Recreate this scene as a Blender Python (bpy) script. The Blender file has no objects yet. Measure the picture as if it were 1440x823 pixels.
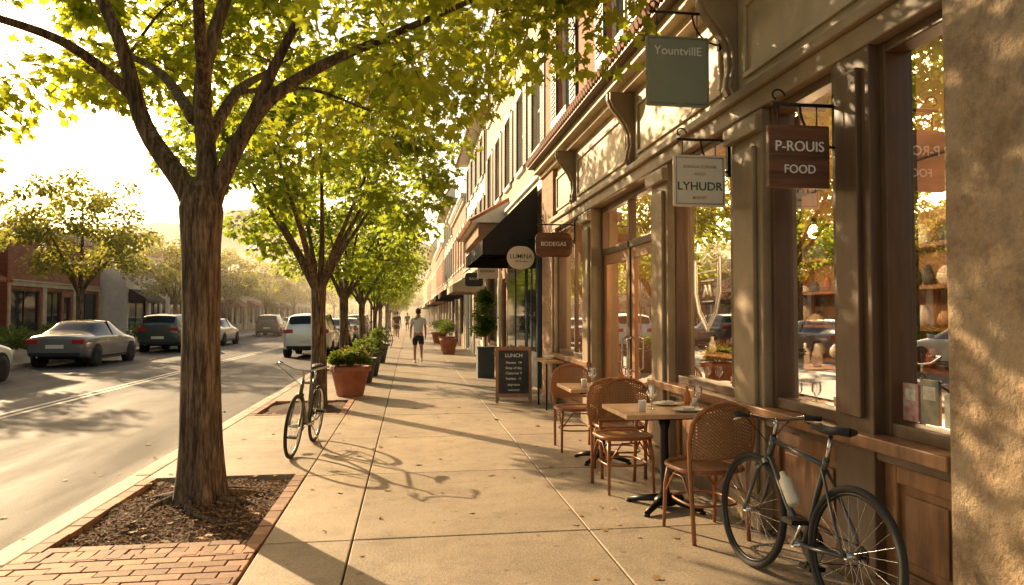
import bpy, math, random, bmesh
import numpy as np
from mathutils import Vector, Matrix
random.seed(7); rng=np.random.default_rng(7)
D=bpy.data; S=bpy.context.scene; COL=S.collection
R=math.radians
# ------------------------------------------------------------------ helpers
def group(name,loc=(0,0,0),rot=(0,0,0),scale=(1,1,1)):
    e=D.objects.new(name,None); e.location=loc; e.rotation_euler=rot; e.scale=scale
    e.empty_display_size=.2; COL.objects.link(e); return e
def add(name,mesh,parent=None):
    o=D.objects.new(name,mesh); COL.objects.link(o)
    if parent: o.parent=parent
    return o
class MB:
    def __init__(s): s.v=[];s.f=[];s.m=[];s.s=[];s.mats=[]
    def mi(s,mat):
        if mat not in s.mats: s.mats.append(mat)
        return s.mats.index(mat)
    def face(s,idx,mat,sm=False):
        s.f.append(idx); s.m.append(s.mi(mat)); s.s.append(sm)
    def poly(s,pts,mat,sm=False):
        b=len(s.v); s.v+= [tuple(p) for p in pts]; s.face(list(range(b,b+len(pts))),mat,sm)
    def box(s,x0,x1,y0,y1,z0,z1,mat):
        if x0>x1:x0,x1=x1,x0
        if y0>y1:y0,y1=y1,y0
        b=len(s.v)
        s.v+=[(x0,y0,z0),(x1,y0,z0),(x1,y1,z0),(x0,y1,z0),(x0,y0,z1),(x1,y0,z1),(x1,y1,z1),(x0,y1,z1)]
        for q in ((3,2,1,0),(4,5,6,7),(0,1,5,4),(1,2,6,5),(2,3,7,6),(3,0,4,7)):
            s.face([b+i for i in q],mat)
    def tube(s,path,rad,mat,n=8,closed=False,caps=True):
        P=[Vector(p) for p in path]; k=len(P)
        if not hasattr(rad,'__len__'): rad=[rad]*k
        b=len(s.v); up=None
        for i in range(k):
            if closed: t=P[(i+1)%k]-P[i-1]
            else: t=P[min(i+1,k-1)]-P[max(i-1,0)]
            if t.length<1e-9: t=Vector((0,0,1))
            t.normalize()
            if up is None:
                up=Vector((0,0,1)) if abs(t.z)<.9 else Vector((1,0,0))
            a=(up-t*up.dot(t))
            if a.length<1e-6: a=t.orthogonal()
            a.normalize(); up=a; c=t.cross(a)
            for j in range(n):
                th=2*math.pi*j/n
                s.v.append(tuple(P[i]+(a*math.cos(th)+c*math.sin(th))*rad[i]))
        for i in range(k if closed else k-1):
            i2=(i+1)%k
            for j in range(n):
                j2=(j+1)%n
                s.face([b+i*n+j,b+i*n+j2,b+i2*n+j2,b+i2*n+j],mat,True)
        if caps and not closed:
            s.face([b+j for j in range(n)][::-1],mat); s.face([b+(k-1)*n+j for j in range(n)],mat)
    def lathe(s,prof,c,mat,n=20,axis='z',caps=True):
        b=len(s.v)
        for r,h in prof:
            for j in range(n):
                th=2*math.pi*j/n; a=r*math.cos(th); d=r*math.sin(th)
                if axis=='z': p=(c[0]+a,c[1]+d,c[2]+h)
                elif axis=='x': p=(c[0]+h,c[1]+a,c[2]+d)
                else: p=(c[0]+a,c[1]+h,c[2]-d)
                s.v.append(p)
        for i in range(len(prof)-1):
            for j in range(n):
                j2=(j+1)%n
                s.face([b+i*n+j,b+i*n+j2,b+(i+1)*n+j2,b+(i+1)*n+j],mat,True)
        if caps:
            if prof[0][0]>1e-4: s.face([b+j for j in range(n)][::-1],mat)
            if prof[-1][0]>1e-4: s.face([b+(len(prof)-1)*n+j for j in range(n)],mat)
    def extrude_y(s,prof,y0,y1,mat):
        n=len(prof); b=len(s.v)
        s.v+=[(x,y0,z) for x,z in prof]+[(x,y1,z) for x,z in prof]
        for i in range(n):
            j=(i+1)%n; s.face([b+i,b+j,b+n+j,b+n+i],mat)
        s.face(list(range(b,b+n))[::-1],mat); s.face(list(range(b+n,b+2*n)),mat)
    def obj(s,name,parent=None,bevel=0,sub=0,fix=True):
        me=D.meshes.new(name); me.from_pydata(s.v,[],s.f)
        for m in s.mats: me.materials.append(m)
        me.polygons.foreach_set('material_index',s.m); me.polygons.foreach_set('use_smooth',s.s)
        me.update()
        if fix:
            bm=bmesh.new(); bm.from_mesh(me); bmesh.ops.recalc_face_normals(bm,faces=bm.faces); bm.to_mesh(me); bm.free()
        o=add(name,me,parent)
        if bevel:
            m=o.modifiers.new('b','BEVEL'); m.width=bevel; m.segments=2; m.limit_method='ANGLE'; m.angle_limit=R(50)
        if sub:
            m=o.modifiers.new('s','SUBSURF'); m.levels=sub; m.render_levels=sub
        return o
# ------------------------------------------------------------------ materials
def newmat(name):
    m=D.materials.new(name); m.use_nodes=True; nt=m.node_tree; nt.nodes.clear()
    out=nt.nodes.new('ShaderNodeOutputMaterial'); return m,nt,out
def N(nt,t,**k):
    n=nt.nodes.new(t)
    for a,b in k.items(): setattr(n,a,b)
    return n
def math_(nt,op,a,b=None,c=None):
    n=N(nt,'ShaderNodeMath',operation=op)
    for i,x in enumerate((a,b,c)):
        if x is None: continue
        if isinstance(x,(int,float)): n.inputs[i].default_value=x
        else: nt.links.new(x,n.inputs[i])
    return n.outputs[0]
def mixc(nt,fac,a,b,mode='MIX'):
    n=N(nt,'ShaderNodeMix',data_type='RGBA',blend_type=mode)
    for i,x in ((0,fac),(6,a),(7,b)):
        if isinstance(x,(int,float)): n.inputs[i].default_value=x
        elif isinstance(x,(tuple,list)): n.inputs[i].default_value=(*x[:3],1)
        else: nt.links.new(x,n.inputs[i])
    return n.outputs[2]
def coords(nt,stretch=(1,1,1)):
    tc=N(nt,'ShaderNodeTexCoord'); mp=N(nt,'ShaderNodeMapping'); mp.inputs['Scale'].default_value=stretch
    nt.links.new(tc.outputs['Object'],mp.inputs[0]); return mp.outputs[0]
def noise(nt,vec,scale,detail=6,rough=.6):
    n=N(nt,'ShaderNodeTexNoise'); n.inputs['Scale'].default_value=scale; n.inputs['Detail'].default_value=detail
    n.inputs['Roughness'].default_value=rough; nt.links.new(vec,n.inputs['Vector']); return n.outputs[0]
def ramp(nt,fac,stops):
    n=N(nt,'ShaderNodeValToRGB'); nt.links.new(fac,n.inputs[0]); el=n.color_ramp.elements
    while len(el)<len(stops): el.new(.5)
    for e,(p,c) in zip(el,stops):
        e.position=p; e.color=(*c,1) if hasattr(c,'__len__') else (c,c,c,1)
    return n.outputs[0]
def pmat(name,col,rough=.6,metal=0,var=.15,vscale=4,bump=0,bscale=40,island=0,stretch=(1,1,1),col2=None,emit=0,coat=0,dirt=0,spec=.5):
    m,nt,out=newmat(name); p=N(nt,'ShaderNodeBsdfPrincipled'); nt.links.new(p.outputs[0],out.inputs[0])
    p.inputs['Roughness'].default_value=rough; p.inputs['Metallic'].default_value=metal; p.inputs['Specular IOR Level'].default_value=spec
    if coat: p.inputs['Coat Weight'].default_value=coat; p.inputs['Coat Roughness'].default_value=.05
    v=coords(nt,stretch); f=noise(nt,v,vscale)
    f=ramp(nt,f,[(.3,0),(.7,1)])
    c2=col2 or tuple(min(1,c*(1+var)) for c in col); c1=tuple(c*(1-var) for c in col)
    c=mixc(nt,f,c1,c2)
    if dirt:
        g=noise(nt,coords(nt),1.1,8,.7); g=ramp(nt,g,[(.42,1-dirt),(.6,1.0)]); c=mixc(nt,1.0,c,g,'MULTIPLY')
    if island:
        ge=N(nt,'ShaderNodeNewGeometry'); r=math_(nt,'MULTIPLY_ADD',ge.outputs['Random Per Island'],island*2,1-island)
        cc=N(nt,'ShaderNodeCombineColor')
        for i in range(3): nt.links.new(r,cc.inputs[i])
        c=mixc(nt,1.0,c,cc.outputs[0],'MULTIPLY')
    nt.links.new(c,p.inputs['Base Color'])
    if bump:
        b=N(nt,'ShaderNodeBump'); b.inputs['Strength'].default_value=bump; b.inputs['Distance'].default_value=.02
        nt.links.new(noise(nt,v,bscale,8,.65),b.inputs['Height']); nt.links.new(b.outputs[0],p.inputs['Normal'])
    if emit:
        p.inputs['Emission Color'].default_value=(*col,1); p.inputs['Emission Strength'].default_value=emit
    return m
def brickmat(name,c1,c2,mortar,bw=.21,bh=.07,var=.3):
    m,nt,out=newmat(name); p=N(nt,'ShaderNodeBsdfPrincipled'); nt.links.new(p.outputs[0],out.inputs[0])
    p.inputs['Roughness'].default_value=.85
    tc=N(nt,'ShaderNodeTexCoord'); sp=N(nt,'ShaderNodeSeparateXYZ'); nt.links.new(tc.outputs['Object'],sp.inputs[0])
    cb=N(nt,'ShaderNodeCombineXYZ'); nt.links.new(math_(nt,'ADD',sp.outputs[0],sp.outputs[1]),cb.inputs[0]); nt.links.new(sp.outputs[2],cb.inputs[1])
    b=N(nt,'ShaderNodeTexBrick'); nt.links.new(cb.outputs[0],b.inputs['Vector'])
    b.inputs['Scale'].default_value=1; b.inputs['Brick Width'].default_value=bw; b.inputs['Row Height'].default_value=bh
    b.inputs['Mortar Size'].default_value=.006; b.inputs['Mortar Smooth'].default_value=.3; b.inputs['Bias'].default_value=0
    b.inputs['Color1'].default_value=(*c1,1); b.inputs['Color2'].default_value=(*c2,1); b.inputs['Mortar'].default_value=(*mortar,1)
    g=ramp(nt,noise(nt,tc.outputs['Object'],1.3,8,.7),[(.35,1-var),(.65,1.1)])
    nt.links.new(mixc(nt,1.0,b.outputs[0],g,'MULTIPLY'),p.inputs['Base Color'])
    bp=N(nt,'ShaderNodeBump'); bp.inputs['Strength'].default_value=.6; bp.inputs['Distance'].default_value=.01; bp.invert=True
    h=math_(nt,'SUBTRACT',b.outputs['Fac'],math_(nt,'MULTIPLY',noise(nt,tc.outputs['Object'],60),.4))
    nt.links.new(h,bp.inputs['Height']); nt.links.new(bp.outputs[0],p.inputs['Normal'])
    return m
def leafmat(name,dark,light,trans,tw=.5):
    m,nt,out=newmat(name)
    ge=N(nt,'ShaderNodeNewGeometry'); tc=N(nt,'ShaderNodeTexCoord')
    nz=ramp(nt,noise(nt,tc.outputs['Object'],1.2,3),[(.35,0),(.65,1)])
    f=math_(nt,'MULTIPLY_ADD',ge.outputs['Random Per Island'],.6,math_(nt,'MULTIPLY',nz,.4))
    c=mixc(nt,f,dark,light); t=mixc(nt,f,(trans[0]*.55,trans[1]*.68,trans[2]*.6),tuple(min(1,x*1.25) for x in trans))
    d=N(nt,'ShaderNodeBsdfPrincipled'); d.inputs['Roughness'].default_value=.5; d.inputs['Specular IOR Level'].default_value=.35
    nt.links.new(c,d.inputs['Base Color'])
    tr=N(nt,'ShaderNodeBsdfTranslucent'); nt.links.new(t,tr.inputs[0])
    mx=N(nt,'ShaderNodeMixShader'); mx.inputs[0].default_value=tw
    nt.links.new(d.outputs[0],mx.inputs[1]); nt.links.new(tr.outputs[0],mx.inputs[2]); nt.links.new(mx.outputs[0],out.inputs[0])
    return m
def glassmat(name,base=.02,k=.7,tint=(.95,.96,.93)):
    m,nt,out=newmat(name)
    fr=N(nt,'ShaderNodeFresnel'); fr.inputs[0].default_value=1.5
    f=math_(nt,'MINIMUM',math_(nt,'MULTIPLY_ADD',fr.outputs[0],k,base),.95)
    a=N(nt,'ShaderNodeBsdfTransparent'); a.inputs[0].default_value=(*tint,1)
    g=N(nt,'ShaderNodeBsdfGlossy'); g.inputs['Roughness'].default_value=.01; g.inputs[0].default_value=(1,1,1,1)
    mx=N(nt,'ShaderNodeMixShader'); nt.links.new(f,mx.inputs[0]); nt.links.new(a.outputs[0],mx.inputs[1]); nt.links.new(g.outputs[0],mx.inputs[2])
    nt.links.new(mx.outputs[0],out.inputs[0]); return m
def canemat():
    m,nt,out=newmat('woven_cane'); p=N(nt,'ShaderNodeBsdfPrincipled'); p.inputs['Roughness'].default_value=.5
    tc=N(nt,'ShaderNodeTexCoord'); sp=N(nt,'ShaderNodeSeparateXYZ'); nt.links.new(tc.outputs['Object'],sp.inputs[0])
    u=math_(nt,'MULTIPLY',sp.outputs[0],2*math.pi/.022); w=math_(nt,'MULTIPLY',math_(nt,'ADD',sp.outputs[1],sp.outputs[2]),2*math.pi/.022)
    su=math_(nt,'SINE',u); sw=math_(nt,'SINE',w)
    h=math_(nt,'MULTIPLY',math_(nt,'GREATER_THAN',su,.35),math_(nt,'GREATER_THAN',sw,.35))
    c=mixc(nt,math_(nt,'MULTIPLY_ADD',math_(nt,'MULTIPLY',su,sw),.5,.5),(.13,.05,.018),(.42,.22,.085))
    nt.links.new(c,p.inputs['Base Color'])
    t=N(nt,'ShaderNodeBsdfTransparent'); mx=N(nt,'ShaderNodeMixShader'); nt.links.new(h,mx.inputs[0])
    nt.links.new(p.outputs[0],mx.inputs[1]); nt.links.new(t.outputs[0],mx.inputs[2]); nt.links.new(mx.outputs[0],out.inputs[0])
    return m
def barkmat():
    m,nt,out=newmat('bark'); p=N(nt,'ShaderNodeBsdfPrincipled'); nt.links.new(p.outputs[0],out.inputs[0]); p.inputs['Roughness'].default_value=.9
    v=coords(nt,(34,34,2.6)); a=noise(nt,v,1,8,.62); wv=noise(nt,coords(nt,(80,80,11)),1,4,.6)
    h=math_(nt,'MULTIPLY_ADD',wv,.35,math_(nt,'MULTIPLY',a,.65))
    c=ramp(nt,h,[(.38,(.028,.018,.011)),(.48,(.13,.087,.055)),(.60,(.32,.23,.15))])
    big=ramp(nt,noise(nt,coords(nt),2.5,4),[(.35,.7),(.65,1.15)])
    nt.links.new(mixc(nt,1.0,c,big,'MULTIPLY'),p.inputs['Base Color'])
    b=N(nt,'ShaderNodeBump'); b.inputs['Strength'].default_value=1; b.inputs['Distance'].default_value=.09
    nt.links.new(h,b.inputs['Height']); nt.links.new(b.outputs[0],p.inputs['Normal']); return m
M={}
M['bark']=barkmat()
M['leaf']=leafmat('maple_leaf',(.04,.075,.014),(.12,.16,.025),(.58,.60,.045),.56)
M['leaf2']=leafmat('street_tree_leaf',(.04,.08,.016),(.12,.16,.028),(.50,.57,.05),.54)
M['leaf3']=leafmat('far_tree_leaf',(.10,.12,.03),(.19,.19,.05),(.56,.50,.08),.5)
M['bush']=leafmat('shrub_leaf',(.035,.07,.018),(.10,.15,.03),(.28,.36,.04),.42)
M['flower']=leafmat('yellow_flower',(.35,.25,.03),(.5,.38,.05),(.4,.3,.05),.3)
M['dry']=pmat('dry_leaf',(.32,.2,.07),.8,island=.5)
M['grass']=pmat('grass',(.09,.13,.04),.9,var=.3,bump=.5)
M['hill']=pmat('hazed_dry_hillside',(.30,.26,.18),.9,var=.2,vscale=.02)  # dry grass hills, base colour lightened to paint in distance haze
M['glass']=glassmat('shop_glass'); M['ware']=glassmat('glassware',.08,1.8,(.97,.97,.97))
M['cane']=canemat()
M['metal_blk']=pmat('black_metal',(.02,.02,.02),.4,.6)
M['chrome']=pmat('brushed_steel',(.55,.55,.55),.25,1)
M['rubber']=pmat('tyre_rubber',(.02,.02,.02),.8)
M['frame_wood']=pmat('dark_frame_wood',(.10,.055,.027),.42,var=.25,vscale=3,stretch=(6,6,1),bump=.1,bscale=8)
M['wainscot']=pmat('stained_wood',(.28,.13,.052),.42,var=.4,vscale=3,stretch=(5,5,.8),bump=.15,bscale=10,dirt=.4)
M['door_wood']=pmat('door_wood',(.30,.14,.06),.45,var=.3,vscale=3,stretch=(8,8,1),bump=.1,bscale=8)
M['taupe']=pmat('taupe_paint',(.33,.24,.145),.5,var=.15,vscale=2,bump=.12,bscale=25,dirt=.3)
M['fascia']=pmat('fascia_paint',(.54,.43,.275),.55,var=.12,vscale=2,bump=.12,bscale=20,dirt=.3)
M['brick_red']=brickmat('red_brick',(.45,.165,.09),(.32,.11,.06),(.27,.2,.15))
M['brick_tan']=brickmat('tan_brick',(.42,.24,.14),(.3,.165,.10),(.32,.26,.2))
M['brick_dk']=brickmat('brown_brick',(.32,.13,.08),(.22,.085,.055),(.24,.19,.15))
M['white']=pmat('white_paint',(.75,.70,.6),.6,var=.08,dirt=.15)
M['cream']=pmat('cream_stucco',(.56,.46,.32),.8,var=.12,bump=.3,bscale=30,dirt=.2)
M['tan']=pmat('tan_stucco',(.45,.36,.24),.8,var=.12,bump=.3,bscale=30,dirt=.25)
M['shutter']=pmat('dark_shutter',(.03,.035,.035),.5)
M['navy']=pmat('navy_paint',(.035,.05,.065),.45)
M['black_canvas']=pmat('black_canvas',(.02,.02,.022),.85,bump=.2)
M['tile']=pmat('terracotta_roof_tile',(.38,.15,.08),.8,var=.3,island=.3,vscale=6)
M['darkwin']=pmat('window_glass_dark',(.03,.035,.04),.06,var=.3)
M['carglass']=pmat('car_glass',(.012,.014,.016),.12,var=.1,spec=.35)
M['terra']=pmat('terracotta',(.38,.14,.075),.75,var=.2,dirt=.25)
M['slate_pot']=pmat('slate_planter',(.06,.075,.08),.6)
M['soil']=pmat('mulch_soil',(.09,.052,.03),.95,var=.5,vscale=25,bump=1,bscale=40)
M['chip']=pmat('wood_chip',(.21,.115,.06),.9,island=.6)
M['paver']=pmat('brick_paver',(.42,.225,.135),.75,var=.2,vscale=14,bump=.3,bscale=60,island=.33,dirt=.35)
M['kerb']=pmat('kerb_concrete',(.56,.50,.40),.75,var=.15,vscale=8,bump=.3,bscale=60,dirt=.3)
M['paint']=pmat('road_paint',(.7,.65,.5),.6,var=.2,vscale=12,dirt=.3)
M['sagegreen']=pmat('sage_sign_paint',(.25,.28,.20),.5,var=.08)
M['sign_white']=pmat('sign_cream',(.72,.65,.52),.5,var=.05)
M['sign_wood']=pmat('sign_wood',(.13,.055,.025),.45,var=.5,vscale=2,stretch=(1,1,12),bump=.15)
M['txt_white']=pmat('lettering_cream',(.78,.75,.68),.5,var=.02)
M['txt_dark']=pmat('lettering_dark',(.03,.035,.03),.5,var=.02)
M['txt_green']=pmat('lettering_green',(.03,.09,.05),.5,var=.02)
M['tabletop']=pmat('table_wood',(.52,.32,.165),.4,var=.25,vscale=3,stretch=(2,14,2),bump=.05)
M['bentwood']=pmat('bentwood',(.28,.105,.036),.35,var=.3,vscale=6,stretch=(3,3,1))
M['chalk']=pmat('chalkboard',(.035,.037,.04),.8,var=.4,vscale=6)
M['ceramic']=pmat('ceramic',(.75,.72,.66),.25,var=.03)
M['interior']=pmat('interior_wall',(.34,.19,.10),.8,var=.25)
M['int_floor']=pmat('interior_floor',(.2,.11,.06),.4,var=.3,stretch=(1,6,1))
M['bulb']=pmat('lit_bulb',(1,.62,.25),.5,emit=22,var=0)
def concrete():
    m,nt,out=newmat('pavement_concrete'); p=N(nt,'ShaderNodeBsdfPrincipled'); nt.links.new(p.outputs[0],out.inputs[0]); p.inputs['Roughness'].default_value=.6
    v=coords(nt); a=ramp(nt,noise(nt,v,.9,8,.72),[(.32,0),(.68,1)]); c=mixc(nt,a,(.33,.255,.175),(.51,.41,.29))
    sp=ramp(nt,noise(nt,v,55,6,.9),[(.36,.5),(.6,1.12)]); c=mixc(nt,1.0,c,sp,'MULTIPLY')
    st=ramp(nt,noise(nt,v,4,7,.78),[(.32,.6),(.5,1.0)]); c=mixc(nt,.75,c,st,'MULTIPLY')
    spot=ramp(nt,noise(nt,v,13,2,.4),[(.26,.5),(.31,1.0)]); c=mixc(nt,.85,c,spot,'MULTIPLY')
    ge=N(nt,'ShaderNodeNewGeometry'); r=math_(nt,'MULTIPLY_ADD',ge.outputs['Random Per Island'],.24,.87)
    cc=N(nt,'ShaderNodeCombineColor')
    for i in range(3): nt.links.new(r,cc.inputs[i])
    c=mixc(nt,1.0,c,cc.outputs[0],'MULTIPLY'); nt.links.new(c,p.inputs['Base Color'])
    b=N(nt,'ShaderNodeBump'); b.inputs['Strength'].default_value=.6; b.inputs['Distance'].default_value=.01
    nt.links.new(noise(nt,v,60,8,.75),b.inputs['Height']); nt.links.new(b.outputs[0],p.inputs['Normal']); return m
M['concrete']=concrete()
def asphalt():
    m,nt,out=newmat('asphalt'); p=N(nt,'ShaderNodeBsdfPrincipled'); nt.links.new(p.outputs[0],out.inputs[0])
    v=coords(nt,(1,.12,1)); w=coords(nt)
    a=ramp(nt,noise(nt,v,1.2,6,.65),[(.3,(.05,.045,.04)),(.7,(.095,.085,.074))])
    s=ramp(nt,noise(nt,w,70,5,.9),[(.36,.4),(.62,1.5)]); c=mixc(nt,1.0,a,s,'MULTIPLY')
    pt=ramp(nt,noise(nt,w,.5,5,.6),[(.42,.8),(.5,1.05)]); c=mixc(nt,1.0,c,pt,'MULTIPLY'); nt.links.new(c,p.inputs['Base Color'])
    nt.links.new(ramp(nt,noise(nt,v,1.5,5),[(.3,.6),(.7,.82)]),p.inputs['Roughness']); p.inputs['Specular IOR Level'].default_value=.35
    b=N(nt,'ShaderNodeBump'); b.inputs['Strength'].default_value=.7; b.inputs['Distance'].default_value=.012
    nt.links.new(noise(nt,w,70,6,.75),b.inputs['Height']); nt.links.new(b.outputs[0],p.inputs['Normal']); return m
M['asphalt']=asphalt()
def stone():
    m,nt,out=newmat('rough_plaster_stone'); p=N(nt,'ShaderNodeBsdfPrincipled'); nt.links.new(p.outputs[0],out.inputs[0]); p.inputs['Roughness'].default_value=.85
    v=coords(nt); a=ramp(nt,noise(nt,v,2.6,10,.75),[(.32,(.36,.235,.13)),(.5,(.57,.41,.25)),(.7,(.68,.53,.35))])
    g=ramp(nt,noise(nt,v,12,7,.75),[(.32,.62),(.55,1.05)]); c=mixc(nt,1.0,a,g,'MULTIPLY')
    nt.links.new(c,p.inputs['Base Color'])
    vo=N(nt,'ShaderNodeTexVoronoi',feature='SMOOTH_F1'); nt.links.new(coords(nt,(1,1.6,1)),vo.inputs['Vector']); vo.inputs['Scale'].default_value=4
    h=math_(nt,'ADD',math_(nt,'ADD',noise(nt,v,5,8,.6),math_(nt,'MULTIPLY',noise(nt,v,40,6,.7),.25)),math_(nt,'MULTIPLY',vo.outputs[0],.5))
    b=N(nt,'ShaderNodeBump'); b.inputs['Strength'].default_value=1; b.inputs['Distance'].default_value=.1
    nt.links.new(h,b.inputs['Height']); nt.links.new(b.outputs[0],p.inputs['Normal']); return m
M['stone']=stone()
# ------------------------------------------------------------------ leaf meshes
_h=[(0,0),(.2,-.06),(.18,.12),(.52,.16),(.36,.33),(.44,.62),(.16,.56)]
MAPLE=np.array([(x,y,-.18*abs(x)) for x,y in _h]+[(0,1.05,-.08)]+[(-x,y,-.18*abs(x)) for x,y in _h[:0:-1]])
SIMPLE=np.array([(0,0,0),(.3,.3,-.06),(.26,.7,-.06),(0,1,0),(-.26,.7,-.06),(-.3,.3,-.06)])
def unit(a): return a/np.maximum(np.linalg.norm(a,axis=1,keepdims=True),1e-9)
def leaf_mesh(name,P,A,Nn,Sz,shape,mat):
    A=unit(A); Nn=unit(Nn-A*np.sum(Nn*A,axis=1,keepdims=True)); X=np.cross(A,Nn); n=len(P); k=len(shape)
    V=(P[:,None,:]+Sz[:,None,None]*(shape[None,:,0:1]*X[:,None,:]+shape[None,:,1:2]*A[:,None,:]+shape[None,:,2:3]*Nn[:,None,:])).reshape(-1,3)
    me=D.meshes.new(name); me.vertices.add(n*k); me.vertices.foreach_set('co',V.ravel())
    me.loops.add(n*k); me.loops.foreach_set('vertex_index',np.arange(n*k,dtype=np.int32))
    me.polygons.add(n); me.polygons.foreach_set('loop_start',np.arange(0,n*k,k,dtype=np.int32))
    me.polygons.foreach_set('loop_total',np.full(n,k,dtype=np.int32)); me.materials.append(mat); me.update(calc_edges=True); me.validate(); return me
def crown_leaves(centers,rad,per,size,r):
    P=[];A=[]
    for c in centers:
        n=int(per*r.uniform(.6,1.3)); k=r.uniform(.65,1.25)
        d=unit(r.normal(size=(n,3))); q=r.uniform(.15,1,size=(n,1))**.6
        off=d*q*rad*k*np.array([1,1,.6]); off[:,2]-=.12*rad*(off[:,0]**2+off[:,1]**2)/rad**2
        P.append(c+off); A.append(d*np.array([1,1,.5])+np.array([0,0,-.6])+r.normal(size=(n,3))*.35)
    P=np.vstack(P);A=np.vstack(A); n=len(P)
    Nn=np.array([0,0,1.])+r.normal(size=(n,3))*.55
    return P,A,Nn,r.uniform(.6,1.2,size=n)*size
def tree(name,seed,trunk,limbs,crown_c,crown_r,ncl,clr,per,leafsize,shape,leafmat_,keep=None,loc=(0,0,0)):
    r=np.random.default_rng(seed); mb=MB()
    def smoothpath(pts,n):
        pts=[Vector(p) for p in pts]; out=[]
        for i in range(len(pts)-1):
            p0=pts[max(i-1,0)];p1=pts[i];p2=pts[i+1];p3=pts[min(i+2,len(pts)-1)]
            for j in range(n):
                t=j/n; out.append(.5*((2*p1)+(p2-p0)*t+(2*p0-5*p1+4*p2-p3)*t*t+(3*p1-p0-3*p2+p3)*t**3))
        out.append(pts[-1]); return out
    tp=smoothpath([p[:3] for p in trunk],5); tr=np.interp(np.linspace(0,1,len(tp)),np.linspace(0,1,len(trunk)),[p[3] for p in trunk])
    b0=len(mb.v); mb.tube(tp,list(tr),M['bark'],24)
    for i in range(b0,len(mb.v)):
        x,y,z=mb.v[i]; a=math.atan2(y,x); f=1+(.03+.14*math.exp(-max(z,0)*5))*math.sin(a*5+1)+.02*math.sin(a*3+z*4)
        mb.v[i]=(x*f,y*f,z)
    nodes=[]
    for L,r0 in limbs:
        pth=smoothpath(L,5); rr=[r0*(1-.82*i/(len(pth)-1)) for i in range(len(pth))]
        mb.tube(pth,rr,M['bark'],12)
        nodes+=[(p,q) for p,q in zip(pth[4:],rr[4:])]
    C=[]; cc=np.array(crown_c); cr=np.array(crown_r); tries=0
    while len(C)<ncl and tries<20000:
        tries+=1
        d=r.normal(size=3); d/=np.linalg.norm(d); q=r.uniform(.25,1)**.45
        p=cc+d*q*cr
        if keep and not keep(p): continue
        if any(np.linalg.norm((p-c)*np.array([1,1,1.4]))<clr*.75 for c in C): continue
        C.append(p)
    for c in sorted(C,key=lambda c:np.linalg.norm(c-cc)):
        v=Vector(c); best=min(nodes,key=lambda n:(n[0]-v).length+max(0,n[0].z-v.z)*.7)
        a=best[0]; mid=(a+v)/2+Vector((0,0,.12*(v-a).length)); mid+=Vector(r.normal(size=3)*.05)
        pp=smoothpath([a,mid,v],4); r0=min(best[1]*.7,.012+.014*(v-a).length)
        rr=[r0*(1-.75*i/(len(pp)-1)) for i in range(len(pp))]
        mb.tube(pp,rr,M['bark'],5,caps=False)
        nodes+=[(p,q) for p,q in zip(pp[3:],rr[3:])]
        for _ in range(4):
            e=v+Vector(unit(r.normal(size=(1,3)))[0]*np.array([1,1,.5]))*clr*.7
            mb.tube([v,(v+e)/2+Vector((0,0,.04)),e],[.007,.005,.003],M['bark'],3,caps=False)
    g=group(name,loc)
    w=mb.obj('trunk_and_branches',g,fix=False)
    me=leaf_mesh('foliage',*crown_leaves(C,clr,per,leafsize,r),shape,leafmat_)
    l=add('foliage',me,g)
    return g,w,l
T1=(-1.65,6.02,0)
limbs=[([(-.02,0,2.1),(-.13,0,2.5),(-.5,.1,3.05),(-.72,.1,3.8),(-1.2,.2,4.7),(-1.6,.3,5.3)],.105),
 ([(0,0,2.15),(.02,0,2.7),(-.05,.1,3.45),(.1,.2,4.2),(.3,.3,5.1),(.3,.3,5.8)],.10),
 ([(.02,0,2.1),(.1,-.02,2.5),(.42,-.1,3.12),(.85,-.2,3.45),(1.5,-.3,3.75),(2.4,-.3,4.2)],.09),
 ([(.35,-.08,3.0),(.55,-.1,3.5),(.9,-.1,4.2),(1.4,.1,5.0)],.06),
 ([(-.6,.1,3.3),(-1.0,-.2,3.6),(-1.7,-.5,3.75),(-2.6,-.8,4.0)],.05),
 ([(0,.05,2.9),(.1,.6,3.5),(.2,1.5,4.0),(.3,2.2,4.4)],.06),
 ([(-.1,.05,3.1),(-.6,.8,3.7),(-1.3,1.7,4.2),(-1.9,2.2,4.5)],.055),
 ([(0,0,3.2),(.1,-.6,3.9),(.3,-1.4,4.5),(.6,-2.2,4.9)],.055)]
def keep1(p):
    x,y,z=p
    if math.hypot(x,y)<.95 and z<3.35: return False
    if y<-1.5 and z<3.6: return False
    if z<(2.62 if x<-.9 else 2.9)+.36*max(0,x-.9)+.22*max(0,y): return False
    if x>3.1 or y>2.5: return False
    return True
tree('maple_tree',3,[(0,0,-.06,.25),(0,0,.08,.195),(.0,0,.5,.160),(-.01,0,1.3,.144),(-.02,0,2.0,.148),(-.02,0,2.35,.168),(-.02,0,2.6,.11)],limbs,
 (-.15,-.1,4.35),(4.1,3.2,1.95),118,.58,165,.125,MAPLE,M['leaf'],keep1,T1)
def std_limbs(s,h0,rx,h1,seed):
    r=random.Random(seed); L=[]
    for i in range(7):
        a=2*math.pi*i/7+r.uniform(-.3,.3); q=rx*r.uniform(.55,.85); h=h1*r.uniform(.75,1)
        L.append(([(0,0,h0-.15),(math.cos(a)*q*.25,math.sin(a)*q*.25,h0+.25*(h-h0)),(math.cos(a)*q*.6,math.sin(a)*q*.6,h0+.6*(h-h0)),(math.cos(a)*q,math.sin(a)*q,h)],s*r.uniform(.7,1)))
    L.append(([(0,0,h0-.1),(.05,.05,h0+.8),(0,.1,h1+.3)],s)); return L
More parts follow.
